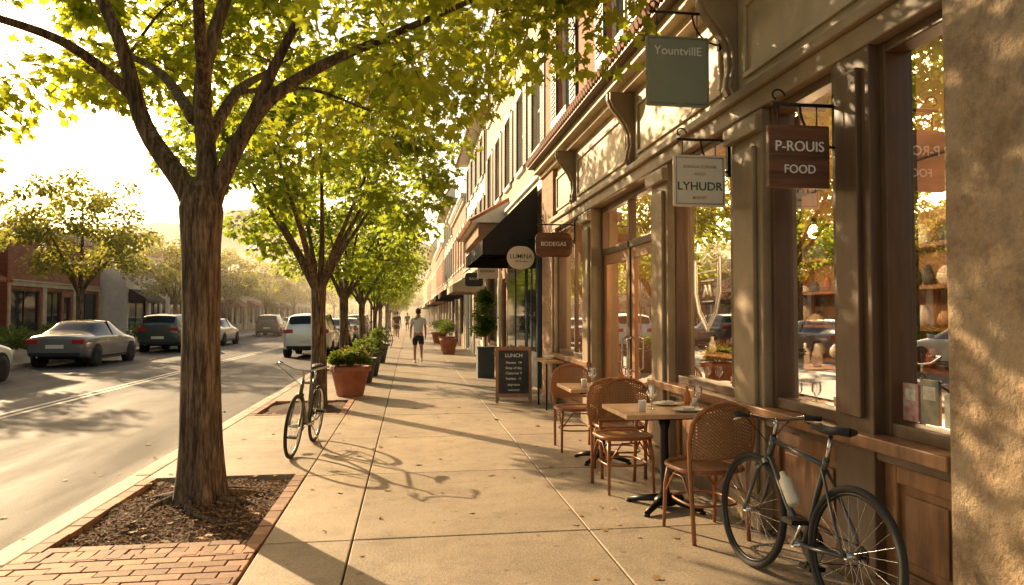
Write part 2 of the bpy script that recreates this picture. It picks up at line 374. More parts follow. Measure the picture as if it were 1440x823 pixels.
def std_trunk(h,r): return [(0,0,-.05,r*1.45),(0,0,.1,r*1.12),(.02,0,h*.4,r*.92),(0,.02,h*.75,r*.85),(0,0,h,r*.95)]
g2,w2,l2=tree('maple_tree',11,std_trunk(2.0,.135),std_limbs(.07,1.95,2.2,4.6,4),(0,0,4.15),(2.35,2.5,1.75),74,.48,150,.12,MAPLE,M['leaf2'],lambda p:p[2]>2.6 and not(math.hypot(p[0],p[1])<.7 and p[2]<3.2),(-1.5,12.1,0))
g3,w3,l3=tree('maple_tree',21,std_trunk(2.1,.13),std_limbs(.07,2.0,2.2,4.7,9),(0,0,4.25),(2.3,2.5,1.9),66,.53,108,.155,SIMPLE,M['leaf2'],lambda p:p[2]>2.5,(-1.75,19.5,0))
def clone(name,objs,loc,rz,s,leaf=None):
    g=group(name,loc,(0,0,rz),(s,s,s))
    for o in objs:
        c=add(o.name.split('.')[0],o.data,g)
        if leaf and o.name.startswith('foliage'):
            c.material_slots[0].link='OBJECT'; c.material_slots[0].material=leaf
    return g
for i,y in enumerate([27,35,43.5,53,64,78,95,115]):
    clone('maple_tree',(w3,l3),(-1.75+.1*(i%2),y,0),1.3*i+1,random.choice([.85,.97,1.1]))
for i,(x,y,s) in enumerate([(-14.3,33.5,1.28),(-14.5,23,1.0),(-14.2,46,1.1),(-14.4,60,1.15),(-14.4,75,1.2),(-14.4,92,1.3),(-14.4,112,1.3),(-26,34.5,1.35),(-14.4,140,1.5),(-30,52,1.6),(-32,70,1.7)]):
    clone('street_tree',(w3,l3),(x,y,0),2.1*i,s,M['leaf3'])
r_=np.random.default_rng(5); C=[]
for i in range(170): C.append((r_.uniform(-60,40),r_.uniform(185,215),r_.uniform(1,9.5)))
for i in range(150): C.append((r_.uniform(-62,-34),r_.uniform(30,180),r_.uniform(1,6.5)))
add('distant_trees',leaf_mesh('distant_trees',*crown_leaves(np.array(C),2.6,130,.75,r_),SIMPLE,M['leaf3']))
def bush(parent,name,c,rad,n,size,mat,seed=1,droop=0,ncl=14):
    r=np.random.default_rng(seed); rad=np.array(rad)
    d=unit(r.normal(size=(ncl,3))); d[:,2]=np.abs(d[:,2]) if droop==0 else d[:,2]
    cs=np.array(c)+d*rad*r.uniform(.3,.8,size=(ncl,1))
    P,A,Nn,Sz=crown_leaves(cs,float(rad.min())*.55,n//ncl,size,r)
    A=A+(P-np.array(c))/rad*.8+np.array([0,0,.5])
    return add(name,leaf_mesh(name,P,A,Nn,Sz,SIMPLE,mat),parent)
# ------------------------------------------------------------------ ground
mb=MB(); mb.poly([(-900,-200,-.15),(900,-200,-.15),(900,1800,-.15),(-900,1800,-.15)],M['grass']); mb.obj('ground')
XK=-2.40; XL=-11.95
mb=MB(); mb.poly([(XL-.02,-40,-.142),(XK-.14,-40,-.142),(XK-.14,400,-.142),(XL-.02,400,-.142)],M['asphalt']); mb.obj('road')
mb=MB()
for x in (-6.72,-6.5): mb.poly([(x,-40,-.138),(x+.1,-40,-.138),(x+.1,380,-.138),(x,380,-.138)],M['paint'])
for k in range(30):
    y=2+6.5*k; mb.poly([(-9.55,y,-.138),(-9.47,y,-.138),(-9.47,y+.6,-.138),(-9.55,y+.6,-.138)],M['paint'])
mb.obj('road_markings')
mb=MB(); y=-10
while y<200:
    mb.box(XK-.15,XK,y+.006,y+2.44,-.2,.0,M['kerb']); mb.box(XL-.15,XL,y+.006,y+2.44,-.2,.0,M['kerb'])
    y+=2.45
mb.box(XK-.42,XK-.15,-10,200,-.2,-.136,M['kerb'])
mb.obj('kerb',bevel=.015)
wells=[(4.9,7.0),(11.1,13.0),(18.6,20.4)]+[(y-.9,y+.9) for y in (27,35,43.5,53,64,78,95,115)]
mb=MB(); g_=.006
cols=[(XK+.004,-.95),(-.95,-.37),(-.37,1.25),(1.25,2.6)]
def slab(x0,x1,y0,y1): mb.box(x0+g_,x1-g_,y0+g_,y1-g_,-.12,random.uniform(-.0015,.0015),M['concrete'])
Ys=[-9.1+2.0*i for i in range(70)]
for i in range(len(Ys)-1):
    y0,y1=Ys[i],Ys[i+1]
    for ci,(a,b) in enumerate(cols):
        if ci>0: slab(a,b,y0,y1); continue
        if y1<=4.95: continue
        segs=[(y0,y1)]
        for w0,w1 in wells:
            ns=[]
            for s0,s1 in segs:
                if w1<=s0 or w0>=s1: ns.append((s0,s1)); continue
                if w0-s0>.05: ns.append((s0,w0))
                if s1-w1>.05: ns.append((w1,s1))
            segs=ns
        for s0,s1 in segs: slab(a,b,s0,s1)
slab(XK+.004,2.6,131,200)
mb.box(XK,2.7,-12,200,-.2,-.1,M['soil'])
sw=mb.obj('sidewalk',bevel=.006)
mb=MB(); y=-10
while y<200:
    mb.box(-15.2,XL-.155,y+.01,y+1.99,-.2,0,M['concrete']); mb.box(-17.6,-15.21,y+.01,y+1.99,-.2,0,M['concrete']); y+=2
mb.obj('sidewalk')
mb=MB()
def brickrow(x0,x1,y0,y1,bw,bh,z=0.004,off=0,vert=False):
    if vert:
        y=y0
        while y<y1-.02:
            mb.box(x0+.003,x1-.003,y+.004,min(y+bw,y1)-.004,-.08,z+random.uniform(-.003,.004),M['paver']); y+=bw
    else:
        x=x0-off
        while x<x1-.02:
            a=max(x,x0);b=min(x+bw,x1)
            if b-a>.02: mb.box(a+.004,b-.004,y0+.003,y1-.003,-.08,z+random.uniform(-.003,.004),M['paver'])
            x+=bw
y=2.0;i=0
while y<4.72:
    brickrow(XK+.01,-.96,y,y+.1,.2,.1,off=(i%2)*.1); y+=.1;i+=1
for w0,w1 in wells:
    brickrow(-1.06,-.955,w0,w1,.2,.1,vert=True)
    brickrow(XK+.11,-1.06,w0+.0,w0+.1,.2,.1)
    if w0>10: brickrow(XK+.11,-1.06,w1-.1,w1,.2,.1)
    brickrow(XK+.01,XK+.11,w0,w1,.2,.1,vert=True)
brickrow(XK+.01,-.96,4.72,4.9,.09,.18)
mb.obj('brick_paving',bevel=.004)
mb=MB()
for wi,(w0,w1) in enumerate(wells):
    nx,ny=(60,84) if wi==0 else (12,14)
    b=len(mb.v)
    for j in range(ny+1):
        for i in range(nx+1):
            x=XK+.1+(1.35)*i/nx; yy=w0+.08+(w1-w0-.12)*j/ny
            cx,cy=(-1.65,6.02) if wi==0 else (-1.6,(w0+w1)/2)
            d=math.hypot(x-cx,yy-cy)
            mb.v.append((x,yy,-.045+.09*math.exp(-d*d*3.5)+random.uniform(-.009,.009)+.012*math.sin(x*9)*math.sin(yy*7)))
    for j in range(ny):
        for i in range(nx):
            a=b+j*(nx+1)+i; mb.face([a,a+1,a+nx+2,a+nx+1],M['soil'],True)
for _ in range(3600):
    x=random.uniform(XK+.13,-1.08); yy=random.uniform(5.02,6.95); d=math.hypot(x+1.65,yy-6.02)
    z=-.037+.09*math.exp(-d*d*3.5)+.012*math.sin(x*9)*math.sin(yy*7); a=random.uniform(0,3.14); l=random.uniform(.006,.026); w=random.uniform(.003,.008)
    c,s_=math.cos(a),math.sin(a); t=random.uniform(-.006,.008)
    mb.poly([(x-c*l-s_*w,yy-s_*l+c*w,z+t),(x-c*l+s_*w,yy-s_*l-c*w,z+.004),(x+c*l+s_*w,yy+s_*l-c*w,z-t+.006),(x+c*l-s_*w,yy+s_*l+c*w,z+.008)],M['chip'])
for k in range(7):
    a=k*.9+.3; L_=random.uniform(.35,.6); pth=[]
    for q in range(6):
        t=q/5; rr=.13+L_*t; aa=a+.35*math.sin(t*3+k)
        x=-1.65+rr*math.cos(aa); yy=6.02+rr*math.sin(aa)
        pth.append((min(max(x,XK+.14),-1.1),min(max(yy,5.05),6.9),-.03+.09*math.exp(-rr*rr*3.5)+.012-.03*t))
    mb.tube(pth,[.045*(1-.8*q/5) for q in range(6)],M['bark'],7)
mb.obj('mulch',fix=False)
n=280; P=np.zeros((n,3)); P[:,0]=rng.uniform(-2.3,2.3,n); P[:,1]=rng.uniform(2.8,16,n); P[:,2]=.008
P[:60,0]=rng.uniform(-3.4,-2.6,60); P[:60,2]=-.13
P[60:110,0]=rng.uniform(-2.2,-1.1,50); P[60:110,1]=rng.uniform(5,7,50); P[60:110,2]=.01
A=rng.normal(size=(n,3)); A[:,2]*=.08; Nn=np.array([0,0,1.])+rng.normal(size=(n,3))*.2
add('fallen_leaves',leaf_mesh('fallen_leaves',P,A,Nn,rng.uniform(.03,.075,n),MAPLE,M['dry']))
# ------------------------------------------------------------------ facades
def facade(mb,xf,side,y0,y1,z0,z1,ops,mat,depth=.14):
    X=lambda o: xf+side*o
    ys=sorted({y0,y1,*[o[0] for o in ops],*[o[1] for o in ops]}); zs=sorted({z0,z1,*[o[2] for o in ops],*[o[3] for o in ops]})
    ins=lambda a,b:any(o[0]<a<o[1] and o[2]<b<o[3] for o in ops)
    for i in range(len(ys)-1):
        for j in range(len(zs)-1):
            a,b,c,d=ys[i],ys[i+1],zs[j],zs[j+1]
            if not ins((a+b)/2,(c+d)/2):
                mb.poly([(X(0),a,c),(X(0),b,c),(X(0),b,d),(X(0),a,d)],mat)
    for a,b,c,d in [o[:4] for o in ops]:
        for p,q in (((a,c),(b,c)),((b,c),(b,d)),((b,d),(a,d)),((a,d),(a,c))):
            mb.poly([(X(0),*p),(X(0),*q),(X(depth),*q),(X(depth),*p)],mat)
def window(mb,xf,side,a,b,c,d,frame,glass,depth=.12,mull=1,hor=1,fw=.05):
    X=lambda o: xf+side*o
    mb.poly([(X(depth),a,c),(X(depth),b,c),(X(depth),b,d),(X(depth),a,d)],glass)
    x0,x1=X(depth-.05),X(depth-.003)
    mb.box(x0,x1,a,a+fw,c,d,frame); mb.box(x0,x1,b-fw,b,c,d,frame)
    mb.box(x0,x1,a+fw,b-fw,c,c+fw,frame); mb.box(x0,x1,a+fw,b-fw,d-fw,d,frame)
    for i in range(mull):
        y=a+(b-a)*(i+1)/(mull+1); mb.box(X(depth-.04),x1,y-.018,y+.018,c+fw,d-fw,frame)
    for i in range(hor):
        z=c+(d-c)*(i+1)/(hor+1); mb.box(X(depth-.045),x1,a+fw,b-fw,z-.02,z+.02,frame)
def awning(parent,xf,side,y0,y1,zt,zb,out,mat,name='awning',val=.25):
    m=MB(); X=lambda o: xf-side*o
    m.poly([(X(.02),y0,zt),(X(.02),y1,zt),(X(out),y1,zb),(X(out),y0,zb)],mat)
    m.poly([(X(out),y0,zb),(X(out),y1,zb),(X(out),y1,zb-val),(X(out),y0,zb-val)],mat)
    for y in (y0,y1):
        m.poly([(X(.02),y,zt),(X(out),y,zb),(X(out),y,zb-val),(X(.02),y,zb-val)],mat)
    n=int((y1-y0)/.9)+1
    for i in range(n+1):
        y=y0+.03+(y1-y0-.06)*i/n
        m.tube([(X(.03),y,zb-.05),(X(out-.02),y,zb-.05)],.012,M['metal_blk'],5)
        m.tube([(X(.03),y,zt-.04),(X(out-.02),y,zb-.03)],.012,M['metal_blk'],5)
    m.obj(name,parent,fix=False)
def tiled_slope(m,xf,side,y0,y1,zt,zb,out):
    X=lambda o: xf-side*o
    m.poly([(X(-.1),y0,zt),(X(-.1),y1,zt),(X(out),y1,zb),(X(out),y0,zb)],M['tile'])
    m.poly([(X(-.1),y0,zb),(X(out),y0,zb),(X(out),y1,zb),(X(-.1),y1,zb)],M['white'])
    m.poly([(X(-.1),y0,zt),(X(out),y0,zb),(X(-.1),y0,zb)],M['white']); m.poly([(X(-.1),y1,zt),(X(out),y1,zb),(X(-.1),y1,zb)],M['white'])
    y=y0+.12
    while y<y1-.05:
        m.tube([(X(-.1),y,zt+.03),(X(out+.03),y,zb+.03)],.07,M['tile'],6); y+=.24
def building(name,xf,side,y0,y1,h,wall,trim,depth=10,floors=1,nwin=3,aw=None,shut=False,base=None,roof='flat',frame=None,gh=3.0):
    g=group(name); X=lambda o: xf+side*o; frame=frame or M['white']; base=base or wall
    mb=MB(); ops=[];W=y1-y0
    nb=max(1,round(W/3.6)); bw=W/nb; shops=[]
    for i in range(nb):
        a=y0+i*bw+.35; b=y0+(i+1)*bw-.35
        if i%2==0: shops.append((a,b,.6,2.75))
        else:
            shops.append((a,a+(b-a)*.6,.6,2.75)); shops.append((a+(b-a)*.68,b,.05,2.5))
    ups=[]
    if floors>0:
        fh=(h-gh-.5)/max(floors,1)
        for f in range(floors):
            zb=gh+.5+f*fh+.35; zt=zb+min(1.75,fh-.75)
            for i in range(nwin):
                c=y0+W*(i+.5)/nwin; ups.append((c-.48,c+.48,zb,zt))
    facade(mb,xf,side,y0,y1,0,gh,shops,base); facade(mb,xf,side,y0,y1,gh,h,ups,wall)
    for y in (y0,y1): mb.poly([(X(0),y,0),(X(depth),y,0),(X(depth),y,h),(X(0),y,h)],wall)
    mb.poly([(X(depth),y0,0),(X(depth),y1,0),(X(depth),y1,h),(X(depth),y0,h)],wall)
    mb.poly([(X(0),y0,h-.2),(X(depth),y0,h-.2),(X(depth),y1,h-.2),(X(0),y1,h-.2)],M['cream'])
    mb.obj('walls',g,fix=False)
    w=MB()
    for s in shops: window(w,xf,side,*s,M['frame_wood'],M['darkwin'],mull=1 if s[1]-s[0]>1.3 else 0,hor=0,fw=.08)
    for u in ups: window(w,xf,side,*u,frame,M['darkwin'],mull=1,hor=1)
    w.obj('windows',g,fix=False)
    t=MB(); O=lambda o: xf-side*o
    t.box(O(.10),X(.02),y0+.003,y1-.003,gh-.1,gh+.12,trim); t.box(O(.16),X(.02),y0+.005,y1-.005,gh+.12,gh+.2,trim)
    if roof=='flat':
        t.box(O(.12),X(.05),y0+.004,y1-.004,h-.35,h-.12,trim); t.box(O(.24),X(.1),y0+.006,y1-.006,h-.12,h+.06,trim)
        y=y0+.2
        while y<y1-.2:
            t.box(O(.2),X(.0),y,y+.12,h-.28,h-.122,trim); y+=.4
    elif roof=='tile': tiled_slope(t,xf,side,y0-.2,y1+.2,h+.9,h+.0,.5)
    elif roof=='hip':
        c=(y0+y1)/2; q=.5
        pts=[(O(q),y0-q,h),(O(q),y1+q,h),(X(depth),y1+q,h),(X(depth),y0-q,h)]
        r1=(X(depth*.35),y0+W*.35,h+1.9); r2=(X(depth*.35),y1-W*.35,h+1.9); r3=(X(depth*.8),c,h+1.9)
        t.poly([pts[0],pts[1],r2,r1],M['tile']); t.poly([pts[3],pts[0],r1,r3],M['tile']); t.poly([pts[1],pts[2],r3,r2],M['tile']); t.poly(pts,M['white']); t.poly([pts[2],pts[3],r3],M['tile'])
        t.poly([r1,r2,r3],M['tile'])
        n=int((W+2*q)/.3)
        for i in range(n):
            a=i/(n-1); p=Vector(pts[0]).lerp(Vector(pts[1]),a); qv=Vector(r1).lerp(Vector(r2),a); t.tube([p,qv],.06,M['tile'],5)
            p=Vector(pts[0]).lerp(Vector(pts[3]),a); qv=Vector(r1).lerp(Vector(r3),a); t.tube([p,qv],.06,M['tile'],5)
    for a,b,c,d in ups:
        t.box(O(.07),X(.0)-0,a-.08,b+.08,c-.1,c-.002,trim); t.box(O(.05),X(0),a-.06,b+.06,d+.002,d+.14,trim)
        if shut:
            for s0,s1 in ((a-.44,a-.03),(b+.03,b+.44)):
                t.box(O(.05),X(0),s0,s1,c,d,M['shutter']); z=c+.06
                while z<d-.08: t.box(O(.062),O(.045),s0+.05,s1-.05,z,z+.03,M['shutter']); z+=.07
    for i in range(nb+1):
        y=y0+i*bw; t.box(O(.07),X(0),max(y-.2,y0+.01),min(y+.2,y1-.01),0,gh-.102,trim)
    t.obj('trim',g,bevel=.008)
    if aw:
        for i in range(nb):
            if aw[1] is None or i in aw[1]:
                if aw[0]=='tile':
                    q=MB(); tiled_slope(q,xf,side,y0+i*bw+.1,y0+(i+1)*bw-.1,3.4,2.85,1.2); q.obj('tiled_canopy',g)
                else: awning(g,xf,side,y0+i*bw+.15,y0+(i+1)*bw-.15,3.2,2.55,1.1,aw[0])
    return g
A_=group('cafe_building')
m=MB(); tp=M['taupe']; fw=M['frame_wood']; fa=M['fascia']
YS=2.86
bays=[(YS+.02,3.45),(3.79,4.62),(5.08,6.43),(9.77,11.75)]
m.box(2.47,2.72,YS,6.9,0,.12,fw); m.box(2.47,2.72,9.35,11.9,0,.12,fw)
wb=MB()
for a,b in ((YS+.01,6.89),(9.36,11.89)): wb.box(2.50,2.70,a,b,.12,.74,M['wainscot'])
for a,b in bays:
    wb.box(2.475,2.5,a,a+.09,.12,.74,M['wainscot']); wb.box(2.475,2.5,b-.09,b,.12,.74,M['wainscot'])
    wb.box(2.476,2.5,a+.09,b-.09,.12,.21,M['wainscot']); wb.box(2.476,2.5,a+.09,b-.09,.64,.74,M['wainscot'])
    wb.box(2.488,2.5,a+.14,b-.14,.26,.59,M['wainscot'])
wb.obj('wainscot',A_,bevel=.006)
for a,b in ((YS+.01,6.89),(9.36,11.89)):
    m.box(2.43,2.7,a,b,.74,.80,fw); m.box(2.36,2.7,a,b,.80,.87,M['wainscot'])
for a,b in bays:
    m.box(2.48,2.6,a,a+.05,.87,2.95,fw); m.box(2.48,2.6,b-.05,b,.87,2.95,fw)
    m.box(2.485,2.6,a+.05,b-.05,.87,.94,fw); m.box(2.485,2.6,a+.05,b-.05,2.89,2.95,fw)
m.box(2.52,2.58,5.28,5.33,.94,2.89,fw); m.box(2.52,2.58,10.7,10.76,.94,2.89,fw)
m.box(2.42,2.7,3.45,3.79,.12,2.95,fw); m.box(2.39,2.42,3.52,3.72,.95,2.85,fw)
m.obj('window_frames',A_,bevel=.006)
m=MB()
for a,b in ((4.62,5.08),(6.45,6.9),(9.33,9.77),(11.75,11.95)):
    m.box(2.42,2.72,a,b,.02,2.95,tp); m.box(2.385,2.42,a+.07,b-.07,.25,2.7,tp); m.box(2.375,2.42,a-.0,b+.0,.02,.22,tp)
    m.box(2.36,2.42,a-.03,b+.03,2.78,2.9,tp)
m.box(2.41,2.7,YS,11.96,2.95,3.08,tp); m.box(2.37,2.7,YS,11.97,3.08,3.15,tp)
m.obj('pilasters',A_,bevel=.01)
m=MB()
m.box(2.50,2.7,YS,12.0,3.15,4.02,fa)
for a,b in ((2.98,5.0),(5.4,7.55),(7.95,10.4),(10.8,11.9)):
    m.box(2.475,2.5,a,b,3.28,3.32,fa); m.box(2.475,2.5,a,b,3.82,3.86,fa); m.box(2.475,2.5,a,a+.04,3.32,3.82,fa); m.box(2.475,2.5,b-.04,b,3.32,3.82,fa)
m.box(2.38,2.72,YS,12.98,4.02,4.10,fa); m.box(2.27,2.72,YS,12.99,4.10,4.20,fa); m.box(2.16,2.72,YS,13.0,4.20,4.25,fw)
m.obj('fascia_and_cornice',A_,bevel=.006)
m=MB(); y=3.0
while y<12.95: m.tube([(2.5,y,4.40),(2.12,y,4.27)],.05,M['brick_dk'],6); y+=.115
m.obj('cornice_tiles',A_)
m=MB()
prof=[(2.5,3.2),(2.46,3.2),(2.43,3.26),(2.44,3.34),(2.46,3.42),(2.45,3.55),(2.40,3.66),(2.33,3.76),(2.26,3.84),(2.22,3.93),(2.22,4.015),(2.5,4.015)]
for y in (5.12,7.68,10.55): m.extrude_y(prof,y,y+.16,tp); m.extrude_y([(x-.02 if x<2.5 else x,z) for x,z in prof[:-1]]+[(2.5,4.01)],y+.05,y+.11,tp)
m.obj('corbels',A_,bevel=.008)
m=MB()
for a,b in bays: m.poly([(2.55,a+.05,.94),(2.55,b-.05,.94),(2.55,b-.05,2.89),(2.55,a+.05,2.89)],M['glass'])
dm=MB(); dw=M['door_wood']
xd=2.56
dm.box(xd,xd+.1,6.9,6.98,0,2.95,fw); dm.box(xd,xd+.1,9.25,9.33,0,2.95,fw); dm.box(xd,xd+.1,6.98,9.25,2.87,2.95,fw); dm.box(xd,xd+.1,6.98,9.25,2.3,2.38,fw); dm.box(xd,xd+.1,8.08,8.15,0,2.87,fw)
for a,b in ((6.98,8.08),(8.15,9.25)):
    dm.box(xd+.02,xd+.07,a,a+.12,0.01,2.3,dw); dm.box(xd+.02,xd+.07,b-.12,b,0.01,2.3,dw); dm.box(xd+.02,xd+.07,a+.12,b-.12,0.01,.62,dw); dm.box(xd+.02,xd+.07,a+.12,b-.12,2.17,2.3,dw)
    dm.box(xd+.005,xd+.02,a+.2,b-.2,.14,.52,dw)
    m.poly([(xd+.045,a+.12,.62),(xd+.045,b-.12,.62),(xd+.045,b-.12,2.17),(xd+.045,a+.12,2.17)],M['glass'])
    m.poly([(xd+.045,a,2.38),(xd+.045,b,2.38),(xd+.045,b,2.87),(xd+.045,a,2.87)],M['glass'])
    yh=b-.06 if a<7.5 else a+.06
    dm.tube([(xd+.02,yh,.85),(xd-.05,yh,.88),(xd-.05,yh,1.22),(xd+.02,yh,1.25)],.012,M['chrome'],8)
dm.obj('double_door',A_,bevel=.004)
m.obj('glazing',A_,fix=False)
m=MB(); m.box(2.43,2.8,11.96,12.97,0,4.015,M['brick_tan'])
ups=[(c-.5,c+.5,4.78,6.6) for c in (5.3,8.3,11.3)]
facade(m,2.5,1,2.9,12.95,4.2,8.6,ups,M['brick_red'])
m.poly([(2.5,12.95,4.2),(12,12.95,4.2),(12,12.95,8.6),(2.5,12.95,8.6)],M['brick_red']); m.poly([(12,-8,0),(12,12.95,0),(12,12.95,8.6),(12,-8,8.6)],M['brick_red'])
m.poly([(2.5,-8,8.3),(12,-8,8.3),(12,12.95,8.3),(2.5,12.95,8.3)],M['cream'])
m.obj('brick_wall',A_,fix=False)
m=MB()
for u in ups: window(m,2.5,1,*u,M['white'],M['darkwin'])
m.obj('upper_windows',A_,fix=False)
m=MB()
for a,b,c,d in ups:
    m.box(2.38,2.5,a-.1,b+.1,c-.13,c-.003,M['fascia']); m.box(2.44,2.5,a-.06,b+.06,d+.003,d+.2,M['fascia'])
    for s0,s1 in ((a-.42,a-.02),(b+.02,b+.42)):
        m.box(2.455,2.5,s0,s1,c,d,M['shutter']); z=c+.06
        while z<d-.08: m.box(2.44,2.457,s0+.05,s1-.05,z,z+.035,M['shutter']); z+=.075
m.box(2.3,2.5,2.9,12.96,8.3,8.6,fa); m.box(2.2,2.5,2.9,12.97,8.6,8.8,fa)
m.obj('shutters_and_sills',A_,bevel=.006)
m=MB(); it=M['interior']
m.poly([(2.72,2.93,.02),(6.2,2.93,.02),(6.2,11.9,.02),(2.72,11.9,.02)],M['int_floor']); m.poly([(2.72,2.93,3.14),(6.2,2.93,3.14),(6.2,11.9,3.14),(2.72,11.9,3.14)],it)
m.poly([(6.2,2.93,0),(6.2,11.9,0),(6.2,11.9,3.14),(6.2,2.93,3.14)],it); m.poly([(2.72,11.9,0),(6.2,11.9,0),(6.2,11.9,3.14),(2.72,11.9,3.14)],it); m.poly([(2.72,2.94,0),(6.2,2.94,0),(6.2,2.94,3.14),(2.72,2.94,3.14)],it)
m.obj('room',A_,fix=False)
m=MB()
for z in (.95,1.35,1.75,2.15): m.box(4.85,5.2,5.6,11.5,z,z+.035,M['wainscot'])
for y in (5.6,7.1,8.6,10.1,11.46): m.box(4.85,5.21,y,y+.04,.1,2.5,M['wainscot'])
m.box(5.22,5.26,5.6,11.5,.02,3.1,it)
m.box(3.7,4.1,6.2,10.5,.02,.95,M['wainscot']); m.box(3.65,4.15,6.15,10.55,.95,1.0,M['tabletop'])
m.obj('shelves_and_counter',A_)
m=MB()
for z in (.985,1.385,1.785,2.185):
    y=5.75
    while y<11.3:
        r=random.uniform(.05,.11); hh=random.uniform(.08,.26); mt=random.choice([M['ceramic'],M['terra'],M['tabletop'],M['slate_pot'],M['cream']])
        m.lathe([(r*.6,0),(r,hh*.4),(r*.85,hh*.8),(r*.5,hh),(r*.55,hh+.01)],(5.03,y,z+.002),mt,12); y+=r*2+random.uniform(.03,.2)
for y in (6.4,6.62,6.9,7.3,8.8): m.lathe([(.035,0),(.055,.05),(.045,.13),(.02,.18),(.02,.22)],(3.9,y,1.002),random.choice([M['ceramic'],M['terra'],M['slate_pot']]),12)
m.obj('crockery',A_)
bush(A_,'window_plant',(3.0,5.6,1.15),(.22,.3,.3),500,.09,M['bush'],41); bush(A_,'hanging_plant',(3.3,4.9,2.0),(.22,.25,.3),500,.09,M['bush'],42,droop=1)
for x,y,z in ((3.5,6.3,2.35),(3.85,6.35,2.3),(3.6,8.6,2.35),(4.4,5.0,2.4),(4.3,7.6,2.35),(3.4,10.5,2.35)):
    pg=group('pendant_lamp',(x,y,z)); q=MB()
    q.tube([(0,0,.12),(0,0,.78)],.005,M['metal_blk'],5); q.lathe([(.02,.14),(.03,.12),(.035,.07)],(0,0,0),M['metal_blk'],10); q.obj('cord',pg)
    q=MB(); q.lathe([(.005,-.06),(.035,-.05),(.055,0),(.035,.05),(.02,.07)],(0,0,0),M['bulb'],12); q.obj('bulb',pg)
    L=D.lights.new('lamp','POINT'); L.energy=85; L.color=(1,.62,.3); L.shadow_soft_size=.06
    lo=D.objects.new('lamp',L); COL.objects.link(lo); lo.parent=pg; lo.location=(0,0,-.12)
m=MB(); cy=5.85; X0=2.543
sh=[(-.26,.27),(-.13,.25),(0,.31),(.13,.25),(.26,.27),(.26,-.02),(.18,-.2),(0,-.36),(-.18,-.2),(-.26,-.02)]
m.tube([(X0,cy+a,1.72+b) for a,b in sh],.007,M['txt_white'],5,closed=True); m.tube([(X0,cy+a*.86,1.715+b*.86) for a,b in sh],.003,M['txt_white'],4,closed=True)
for z,w_ in ((1.88,.16),(1.80,.12),(1.62,.10)): 
    m.box(X0-.002,X0+.002,cy-w_,cy+w_,z-.005,z+.005,M['txt_white'])
m.tube([(X0,cy-.08,1.66),(X0,cy-.04,1.76),(X0,cy,1.68),(X0,cy+.04,1.76),(X0,cy+.08,1.66)],.006,M['txt_white'],4)
m.obj('window_decal',A_)
pm=[pmat('poster_red',(.5,.06,.05),.4,var=.3,vscale=20,col2=(.6,.5,.45)),pmat('poster_teal',(.1,.3,.33),.4,var=.6,vscale=9,col2=(.5,.4,.25)),pmat('poster_paper',(.6,.56,.48),.5,var=.3,vscale=25)]
for i,(y,w_,h_) in enumerate(((3.33,.11,.19),(3.195,.12,.22),(3.05,.09,.16))):
    q=MB(); q.box(2.541,2.545,y-w_/2,y+w_/2,.96,.96+h_,pm[i]); q.box(2.5395,2.541,y-w_*.35,y+w_*.35,.96+h_*.55,.96+h_*.85,pm[2]); q.obj('poster',A_)
SB=group('stone_building'); m=MB()
m.box(2.36,2.9,-8,YS,0,8.6,M['stone']); m.box(2.31,2.36,-8,YS-.01,0,.3,M['stone'])
m.obj('walls',SB,bevel=.03)
gB=building('tan_shop_building',2.55,1,13.0,23.6,10.2,M['cream'],M['white'],floors=2,nwin=5,shut=True,base=M['brick_tan'],gh=4.0)
awning(gB,2.48,1,13.6,17.6,4.05,2.95,1.1,M['black_canvas'],val=.28)
m=MB()
for a,b in ((13.3,14.4),(14.6,17.4)):
    m.box(2.40,2.475,a,b,.12,2.75,M['navy']); m.box(2.385,2.4,a+.1,b-.1,.8,2.6,M['darkwin']); 
    m.box(2.37,2.385,(a+b)/2-.03,(a+b)/2+.03,.8,2.6,M['navy'])
m.obj('navy_shopfront',gB,bevel=.005)
q=MB(); tiled_slope(q,2.5,1,18.2,23.4,4.5,3.9,.95); q.box(1.75,2.5,18.3,23.3,3.55,3.9,M['brick_tan']); q.obj('tiled_canopy',gB)
building('white_house_shop',2.55,1,24.2,32,8.3,M['white'],M['white'],floors=2,nwin=4,shut=True,roof='hip',aw=(M['cream'],[0]),gh=3.3)
building('brick_shop_building',2.5,1,32.1,42,7.0,M['brick_tan'],M['white'],floors=1,nwin=5,roof='flat',aw=(M['black_canvas'],[0,2]))
building('cream_shop_building',2.55,1,42.1,54,8.5,M['cream'],M['white'],floors=2,nwin=5,shut=True,aw=(M['terra'],[1,2]),roof='tile')
building('brick_shop_building',2.5,1,54.1,68,7.0,M['brick_red'],M['white'],floors=1,nwin=6,aw=(M['black_canvas'],[0,1,3]))
building('tan_shop_building',2.5,1,68.1,84,8.0,M['tan'],M['white'],floors=2,nwin=6,aw=(M['cream'],None),roof='tile')
building('brick_shop_building',2.5,1,84.1,104,7,M['brick_tan'],M['white'],floors=1,nwin=7,aw=(M['black_canvas'],[1,3]))
building('cream_shop_building',2.5,1,104.1,130,8,M['cream'],M['white'],floors=2,nwin=8)
building('brick_shop_building',-17.2,-1,4,15.5,6.4,M['brick_dk'],M['cream'],floors=1,nwin=4,aw=('tile',None))
building('brick_shop_building',-17.2,-1,16,31.8,5.9,M['brick_red'],M['white'],floors=1,nwin=5,aw=('tile',None))
building('brown_brick_building',-18.5,-1,36,46,5.9,M['brick_red'],M['cream'],floors=0)
building('white_shop_building',-17.2,-1,46.5,58,5.3,M['white'],M['white'],floors=0,aw=(M['black_canvas'],[0,2]))
building('brick_shop_building',-17.2,-1,58.3,71,6.4,M['brick_red'],M['cream'],floors=1,nwin=5,aw=(M['black_canvas'],[1]))
